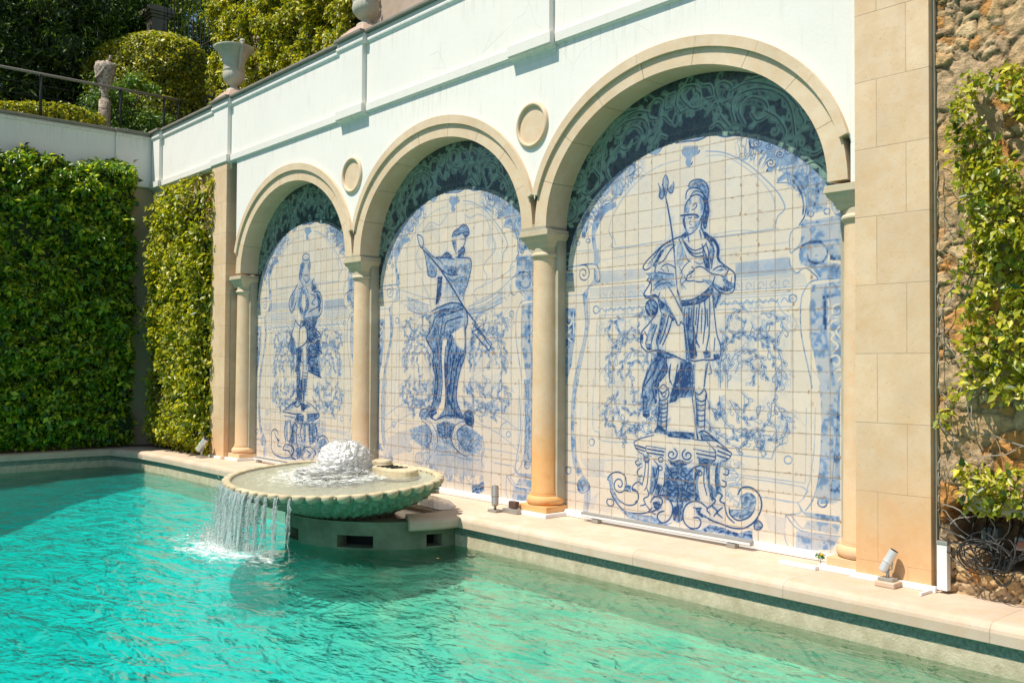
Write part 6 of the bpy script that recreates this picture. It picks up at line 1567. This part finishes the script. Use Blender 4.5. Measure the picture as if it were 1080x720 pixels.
def pedestal(x,label):
    m=MB(); v=[(x-.42,-.27,5.457),(x+.30,-.27,5.457),(x+.30,.2,5.457),(x-.42,.2,5.457),(x-.17,-.16,5.60),(x+.14,-.16,5.60),(x+.14,.12,5.60),(x-.17,.12,5.60)]; m.add(v,[(0,3,2,1),(4,5,6,7),(0,1,5,4),(1,2,6,5),(2,3,7,6),(3,0,4,7)])
    tag(m.build('brick_pedestal',M_brick,bevel=.01),label,'pedestal')
pedestal(-.47,'low sloping brick pedestal under the left parapet urn'); pedestal(W-.0,'low sloping brick pedestal under the cropped urn at the top of the picture')
make_urn(-.50,-.03,5.60,'pale green-grey stone urn with two handles, whole in view on the left parapet pier')
make_urn(3.30,-.03,5.60,'grey stone urn on the parapet cut off by the top edge of the photo')
# lichen-covered vase beyond the side wall
LV=empty('lichen_vase',(-4.35,-.74,6.12),'small lichen-crusted vase with a dark open mouth behind the railing','vase')
t=NT('lichen_crust'); n=t.noise(26,5,.7); M_lich=t.done(t.pr(t.mix(t.ramp(n,[(.38,0),(.6,1)]),(.16,.12,.085),(.66,.55,.44)),.95,t.bump(n,.9,.03)))
m=MB(); m.lathe([(.10,-.75),(.10,.02),(.06,.05),(.055,.12),(.075,.2),(.12,.34),(.17,.5),(.185,.62),(.16,.70)],(-4.35,-.74,6.12),28,mod=lambda a,z:1+.05*math.sin(5*a+z*20)+.04*math.sin(11*a))
b=m.build('body',M_lich,LV,smooth=True)
m=MB(); pts=[(-4.35+.17*math.cos(a)*.9,-.74+.17*math.sin(a)*.5-.06,6.72+.16*math.sin(a)*1-.02) for a in np.linspace(0,2*PI,22)]; m.tube(pts,.024,7,False); m.build('rim',M_lich,b,smooth=True)
m=MB(); m.add([(-4.35,-.79,6.705)]+[tuple(p) for p in pts[:-1]],[(0,i+1,(i+1)%21+1) for i in range(21)]); m.build('mouth',M_black,b)
m=MB().tube([(-4.3,-.71,6.84),(-4.27,-.69,6.90),(-4.28,-.67,6.95)],[.03,.02,.03],6); m.build('finial',M_lich,b)
# ------------------------------------------------------------ railing above the side wall
RL=empty('railing',(-3.5,-3,5.42),'weathered handrail on thin black posts along the top of the side wall','railing')
MB().tube([(-3.5,-13,6.165),(-3.5,-2,6.165),(-3.5,.30,6.165)],.024,8).build('handrail',M_rail,RL,smooth=True)
m=MB(); 
for z in (5.98,5.78): m.tube([(-3.5,-13,z),(-3.5,.3,z)],.006,5)
m.build('wire',M_iron,RL)
for y in (-3.35,-2.03,-.74,.02,.28): MB().tube([(-3.5,y,5.40),(-3.5,y,6.15)],.024,8).build('post',M_iron,RL,smooth=True)
# ------------------------------------------------------------ hillside garden behind
def trunk(m,p0,p1,r0,r1,rng,n=7,w=.08):
    pts=[]; p0=np.array(p0,float); p1=np.array(p1,float)
    for i in range(n+1): s=i/n; pts.append(tuple(p0+(p1-p0)*s+rng.normal(0,w,3)*(0<i<n)))
    m.tube(pts,[r0+(r1-r0)*i/n for i in range(n+1)],7)
    return pts
def tree(name,label,base,h,crown,n,size,pal,seed,r0=.18,cat='tree',asp=.5,limbs=9,clumps=60,cl=.55,jit=.9):
    rng=np.random.RandomState(seed); root=empty(name,base,label,cat); m=MB(); b=np.array(base,float); top=b+np.array([0,0,h]); tp=trunk(m,b,top,r0,r0*.3,rng,8,.1)
    C=[]
    for i in range(clumps):
        d=rng.normal(0,1,3); d/=np.linalg.norm(d); q=rng.rand()**.4; C.append(b+np.array(crown[0])+d*q*np.array(crown[1]))
    for i in range(limbs):
        k=rng.randint(2,8); trunk(m,tp[k],C[rng.randint(len(C))],r0*.4,r0*.08,rng,5,.07)
    m.build('trunk',M_bark,root,smooth=True)
    k=rng.randint(0,len(C),n); C=np.array(C); d=rng.normal(0,1,(n,3)); d/=np.linalg.norm(d,axis=1)[:,None]; rad=cl*(rng.rand(n)**.45)*(.6+.8*rng.rand(len(C))[k]); P=C[k]+d*rad[:,None]*np.array([1,1,.7]); N=d+np.array([0,0,.6])
    v,f,c=leafset(P,N,size,rng,pal,jit,asp); npmesh('crown',v,f,M_leafd,root,c); return root
DK=[(.42,(.028,.062,.016)),(.3,(.055,.115,.022)),(.2,(.11,.20,.03)),(.08,(.20,.30,.04))]
BR=[(.4,(.10,.22,.02)),(.3,(.06,.14,.02)),(.2,(.17,.30,.03)),(.1,(.30,.36,.06))]
tree('conifer','dark shaded conifer filling the top left corner behind the railing',(-13.5,-1.0,5.1),9,((0,0,4.6),(5.2,4.0,4.6)),90000,.20,DK,31,.4,clumps=420,cl=.75,asp=.22)
tree('conifer','second dark conifer farther back, left of the bright green tree',(-15.2,2.0,5.1),9,((0,0,4.8),(2.9,1.6,4.9)),60000,.22,DK,32,.4,clumps=300,cl=.8,asp=.22)
tree('broadleaf_tree','bright green loose-leaved tree behind the left edge of the clipped hedge',(-12.4,2.6,5.1),5.4,((-.1,-.2,4.7),(1.35,1.1,2.0)),15000,.12,BR,33,.10,clumps=60,cl=.38)
tree('shrub','green bush growing under the lichen vase beside the handrail',(-5.2,.2,5.1),1.2,((0,-.2,.9),(.75,.8,.9)),9000,.07,BR,34,.05,'shrub',clumps=40,cl=.3)
# low box hedge along the top of the side wall
def place_low(U,V,d): return np.stack([-3.78+.16*np.cos(V)*1.1+0*d,U,5.42+.26*np.sin(V)*(1+.3*np.sin(U*3))+d*.25],1),np.stack([np.cos(V),0*V,np.sin(V)],1)
ivy_face('low_hedge','low yellow-green hedge strip running along the top of the side wall',-8,-.95,0,PI,place_low,16000,.065,YE,35,.25,lambda U,V:np.ones(len(U)),'hedge',stem=False)
# clipped hedge block
def block(U,V,d):      # U: angle round, V: height 0..1
    r=1+.05*np.sin(V*9+U*3); cap=np.clip((V-.80)/.20,0,1); q=np.sqrt(np.clip(1-cap**2.8,0,1)); return np.stack([-9.15+1.65*np.cos(U)*q*r+d*np.cos(U),1.9+1.2*np.sin(U)*q*r+d*np.sin(U),5.1+3.95*V],1),np.stack([np.cos(U)*(1-cap*.6),np.sin(U)*(1-cap*.6),.2+cap*1.6],1)
HB=ivy_face('clipped_hedge','sunlit yellow-green clipped hedge block with a rounded top behind the wall corner',-PI,.5,0,1,block,46000,.075,YE,36,.25,lambda U,V:np.ones(len(U)),'hedge',stem=False)
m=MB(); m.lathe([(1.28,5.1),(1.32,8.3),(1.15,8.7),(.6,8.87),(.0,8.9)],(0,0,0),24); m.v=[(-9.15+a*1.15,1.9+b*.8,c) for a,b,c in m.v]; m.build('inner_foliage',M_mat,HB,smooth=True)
# retaining wall with ivy beyond the parapet
RW=tag(MB().box(-5.6,14,2.3,2.7,4.9,12).build('retaining_wall',limestone('pinkish_render',(.50,.39,.31),green=.2)),'pinkish rendered retaining wall seen bare beside the cropped urn','wall')
def m5(U,V): return np.clip((-.15+.12*np.sin(V*5)+.08*np.sin(V*13)-U)/.12,0,1)*(1-.9*(np.abs(U+4.55+.12*np.sin(V*2.3))<.16)*(V<9.2))
h=ivy_face('ivy_wall','broad sheet of sunlit ivy covering the retaining wall behind the parapet',-5.9,0.1,5.2,11.5,ony(2.32),120000,.080,YE,37,.60,m5,gap=.30,jit=.8)
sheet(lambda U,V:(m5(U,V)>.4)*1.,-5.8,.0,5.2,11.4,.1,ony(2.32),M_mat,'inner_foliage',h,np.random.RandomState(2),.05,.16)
def m6(U,V): return (np.abs(U-.95)<.18)*(np.sin(V*4)>.3)*.7
ivy_face('climbing_ivy','small tuft of ivy on the bare pinkish wall right of the cropped urn',.3,1.6,5.3,9,ony(2.32),2600,.08,YE,38,.2,m6,'creeper',stem=False)
# stone gate pillar and iron fence up the slope
GP=empty('gate_pillar',(-11.1,2.6,5.1),'grey stone gate pillar with a moulded cap above the clipped hedge','pillar')
M_gp=limestone('pillar_stone',(.36,.31,.24),green=.2); MB().box(-11.1,-10.68,2.4,2.82,5.1,10.2).build('shaft',M_gp,GP,bevel=.01)
m=MB()
for a,z0,z1 in ((.03,10.2,10.27),(.07,10.27,10.34),(.11,10.34,10.44),(.08,10.44,10.49)): m.box(-11.1-a,-10.68+a,2.4-a,2.82+a,z0+.0005,z1)
m.build('cap',M_gp,GP)
IF=empty('iron_fence',(-7.5,2.6,8.2),'black iron fence panel right of the stone gate pillar','fence')
for z in (8.8,11.4): MB().box(-10.6,-6.4,2.60,2.64,z,z+.05).build('rail',M_iron,IF)
for i in range(18): MB().tube([(-10.45+.23*i,2.62,8.6),(-10.45+.23*i,2.62,12.2)],.013,6).build('bar',M_iron,IF)
tag(MB().box(-60,-5.8,3.6,3.9,4.9,8.4).build('rock_bank',limestone('dark_rock',(.10,.085,.07),green=.6)),kind='structure')
m=MB(); rng=np.random.RandomState(2); nu,nv=70,40; X,Y=np.meshgrid(np.linspace(-60,20,nu),np.linspace(3.8,60,nv)); Z=5.3+(Y-3.8)*.95+2*vnoise(nv,nu,6,rng); ii=np.arange(nu*nv).reshape(nv,nu)
o=npmesh('hillside',np.stack([X,Y,Z],-1).reshape(-1,3),np.stack([ii[:-1,:-1],ii[:-1,1:],ii[1:,1:],ii[1:,:-1]],-1).reshape(-1,4),M_mat,smooth=True); o['kind']='structure'
tree('pine_tree','tall dark tree on the slope behind the stone gate pillar',(-14,11,8),9,((0,0,4),(7,4,6)),50000,.2,DK,39,.3,clumps=300,cl=1.0,asp=.3)
tree('oak_tree','olive green tree high on the slope right of the bright tree',(-15.6,5.0,6.5),7,((0,0,5.0),(2.8,2.0,3.6)),26000,.14,GR,40,.2,clumps=120,cl=.6)
# ------------------------------------------------------------ lamps, trunking, cables
def spot(x,y,z,tilt,az,label,k=1.0,mat=None,stone=False):
    root=empty('spotlight',(x,y,z),label,'spotlight'); mat=mat or M_alu
    MB().box(x-.055*k,x+.055*k,y-.04*k,y+.04*k,z,z+.022*k).build('base',M_grey,root,bevel=.004)
    MB().tube([(x,y,z+.02*k),(x,y,z+.085*k)],.012*k,10).build('stem',M_grey,root,smooth=True)
    d=Vector((math.cos(az)*math.cos(tilt),math.sin(az)*math.cos(tilt),math.sin(tilt))); c=Vector((x,y,z+.13*k)); b=c-d*.075*k; 
    m=MB().tube([b-d*.004,b,b+d*.005,b+d*.07*k,b+d*.072*k,b+d*.082*k,b+d*.084*k,b+d*.165*k],[.018*k,.026*k,.030*k,.031*k,.035*k,.035*k,.031*k,.031*k],20)
    h=m.build('lamp_head',mat,root,smooth=True,angle=35)
    MB().tube([b+d*.165*k,b+d*.168*k],.028*k,16).build('lens',M_black,h)
    MB().tube([c+Vector((.034*k,0,0)),c+Vector((.030*k,0,-.05*k)),(x,y,z+.075*k)],.006*k,6).build('bracket',M_grey,h)
    return root
tag(MB().box(10.22,10.36,-.40,-.272,-.05,-.012).build('footing_stone',M_terr,bevel=.008),'small stone footing under the nearest spotlight','footing')
spot(10.285,-.34,-.012,R(62),R(28),'silver tilted spotlight standing in front of the big ashlar pier',.95)
spot(6.24,-.34,-.05,R(70),R(140),'grey upright spotlight with a dark lens left of the orange-stained column',1.15,M_grey)
spot(-.62,-.42,-.05,R(48),R(20),'silver tilted spotlight at the foot of the far left pier',1.5)
FL=empty('floodlight',(4.72,-.06,.02),'small grey floodlight box on the trunking right of the shell basin','floodlight'); MB().box(4.66,4.80,-.10,-.02,.02,.16).build('housing',M_grey,FL,bevel=.01); MB().box(4.60,4.655,-.08,-.03,.03,.13).build('lens',M_black,FL,bevel=.01)
JB=empty('junction_box',(6.42,-.28,-.05),'small brown junction box at the foot of the orange-stained column','junction box'); MB().box(6.36,6.46,-.27,-.215,.0,.065).build('cover',plain('brown_box',(.10,.06,.045),.5),JB,bevel=.004); MB().box(6.30,6.52,-.30,-.22,-.05,-.005).build('base',M_grey,JB,bevel=.006)
TR=empty('cable_trunking',(5,0,-.05),'white plastic cable trunking run along the foot of the wall and round the columns','trunking')
for k in range(3):
    a,b=k*W+.2,(k+1)*W-.2; MB().box(a,b,.028,.078,-.046,-.004).box(a,b,.040,.076,-.0035,.012).build('duct',M_pvc,TR,bevel=.002)
for k in range(4):
    x=k*W; hi=x+.235 if k<3 else 10.0; MB().box(x-.235,hi,-.245,-.2,-.049,-.012).box(x-.235,x-.198,-.199,.07,-.049,-.012).build('duct',M_pvc,TR,bevel=.002)
    if k<3: MB().box(x+.198,x+.235,-.199,.07,-.049,-.012).build('duct',M_pvc,TR,bevel=.002)
MB().box(9.98,10.58,-.292,-.264,-.049,-.01).box(10.545,10.56,-.44,-.293,-.049,-.03).build('duct',M_pvc,TR,bevel=.002); MB().box(-.76,-.24,-.29,-.264,-.049,-.012).build('duct',M_pvc,TR,bevel=.002)
tag(MB().box(9.42,9.72,-.29,-.2455,-.049,-.022).build('duct_cover',M_pvc,bevel=.002),'short white duct cover at the foot of the near half-hidden column','cover')
VD=empty('vertical_duct',(10.6,-.25,-.05),'upright white cable duct on the right edge of the big ashlar pier','duct'); MB().box(10.58,10.645,-.268,-.215,-.03,.262).build('channel',M_pvc,VD,bevel=.003); MB().box(10.576,10.649,-.272,-.211,.263,.285).build('cap',M_grey,VD,bevel=.003)
def bar(x0,x1,y,label):
    root=empty('linear_light',((x0+x1)/2,y,-.05),label,'light bar','linear lights at the foot of the tile panels'); MB().box(x0,x1,y-.022,y+.022,-.012,.034).build('housing',M_grey,root,bevel=.01)
    MB().box(x0+.01,x1-.01,y-.028,y-.0225,-.004,.012).build('lens',M_pvc,root)
    for q in (.1,.9): MB().box(x0+(x1-x0)*q-.04,x0+(x1-x0)*q+.04,y-.03,y+.03,-.049,-.0125).build('bracket',M_grey,root,bevel=.003)
bar(7.14,9.02,-.035,'long slim grey light bar lying under the nearest tile panel'); bar(.42,1.62,-.05,'long slim light bar under the farthest tile panel, partly behind the shell basin')
# cables and boxes in the hole of the stone wall
rng=np.random.RandomState(12); CB=empty('cable_coil',(10.95,-.25,.2),'loose tangle of black cables hanging out of the hole in the rubble wall','cables')
m=MB()
for i in range(11):
    cx,cz=10.88+rng.uniform(-.06,.14),.20+rng.uniform(-.04,.07); rx,rz=rng.uniform(.07,.15),rng.uniform(.06,.12); a0=rng.uniform(0,6.3); y=-.27-rng.uniform(0,.06); pts=[]
    for k in range(26): a=a0+k*.24*rng.uniform(.97,1.03); pts.append((cx+rx*math.cos(a)*(1+.05*math.sin(3*a)),y+.03*math.sin(a*1.5+i),cz+rz*math.sin(a)))
    m.tube(pts,.0038 if i%3 else .0055,6,False)
for i in range(12):
    x=10.75+.05*i; pts=[(x,-.02,.45),(x+rng.uniform(-.05,.05),-.16,.40),(x+rng.uniform(-.1,.1),-.26,.30),(10.9+rng.uniform(-.1,.25),-.28,.15)]; m.tube([tuple(p) for p in smooth(np.array(pts))],.005,6,False)
for i in range(4):
    pts=[(10.58,-.23,.25+.06*i),(10.66,-.27,.22+.07*i),(10.78,-.28,.26+.03*i),(10.95,-.27,.32)]; m.tube([tuple(p) for p in smooth(np.array(pts))],.0045,6,False)
m.build('loops',M_cable,CB,smooth=True)
for i,(x,z,w_,h_,c) in enumerate(((10.80,.30,.10,.09,(.10,.13,.12)),(11.0,.27,.09,.08,(.45,.44,.42)),(11.20,.20,.10,.09,(.42,.42,.40)))):
    BX=empty('connector_box',(x,-.08,z),['dark green connector box inside the wall hole, leftmost','pale grey connector box in the middle of the wall hole','light grey connector box at the right end of the wall hole'][i],'connector box'); MB().box(x,x+w_,-.13,-.03,z,z+h_).build('housing',plain('box_paint',c,.5),BX,bevel=.006); MB().box(x+w_*.2,x+w_*.8,-.142,-.1305,z+.02,z+h_-.02).build('lid',plain('lid_paint',(.45,.20,.13) if i else c,.5),BX,bevel=.002)
tag(MB().prism([(10.78,-.30),(11.36,-.30),(11.36,.05),(10.78,.05)],.50,.60).build('lintel_stone',limestone('lintel',(.50,.42,.30)),bevel=.02),'flat pale lintel stone over the cable hole in the rubble wall','stone')
# small weed by the near column
WD=empty('weed',(9.66,-.10,-.02),'tiny green weed with a yellow flower growing beside the near column','weed'); rng=np.random.RandomState(3)
P=np.array([9.66,-.13,.03])+rng.normal(0,1,(40,3))*np.array([.02,.01,.016]); v,f,c=leafset(P,np.tile([0,-.5,1.],(40,1)),.028,rng,BR,.8); npmesh('foliage',v,f,M_leaf,WD,c); MB().tube([(9.66,-.12,-.04),(9.67,-.13,.05)],.003,5).build('stem',M_twig,WD); MB().lathe([(0,.0),(.012,.006),(.010,.014),(0,.018)],(9.69,-.15,.035),10).build('flower',plain('yellow_petal',(.75,.42,.02)),WD)
# leaves drifting on the pool
def mkleaf(x,y,s,a,c,label):
    v=[(0,-.5,0),(.22,-.2,.04),(.26,.1,.05),(.12,.38,.03),(0,.5,.0),(-.12,.38,.03),(-.26,.1,.05),(-.22,-.2,.04)]; m=MB(); z=ZW+.004
    V=[(x+s*(p*math.cos(a)-q*math.sin(a)),y+s*(p*math.sin(a)+q*math.cos(a)),z+s*r) for p,q,r in v]+[(x,y,z)]; m.add(V,[(i,(i+1)%8,8) for i in range(8)]); return tag(m.build('floating_leaf',c),label,'leaf','leaves drifting on the pool')
rng=np.random.RandomState(6); LB=plain('dead_leaf',(.10,.045,.02),.6); LY=plain('yellow_leaf',(.42,.27,.04),.6)
for i in range(34):
    x=rng.uniform(6.2,11.0); y=-.85-rng.uniform(0,1)*1.9-max(0,(x-7))*0; yel=i%6==0
    mkleaf(x,y,rng.uniform(.018,.035),rng.uniform(0,6),LY if yel else LB,'small yellow leaf drifting on the pool surface' if yel else 'tiny dark dead leaf drifting on the pool surface')
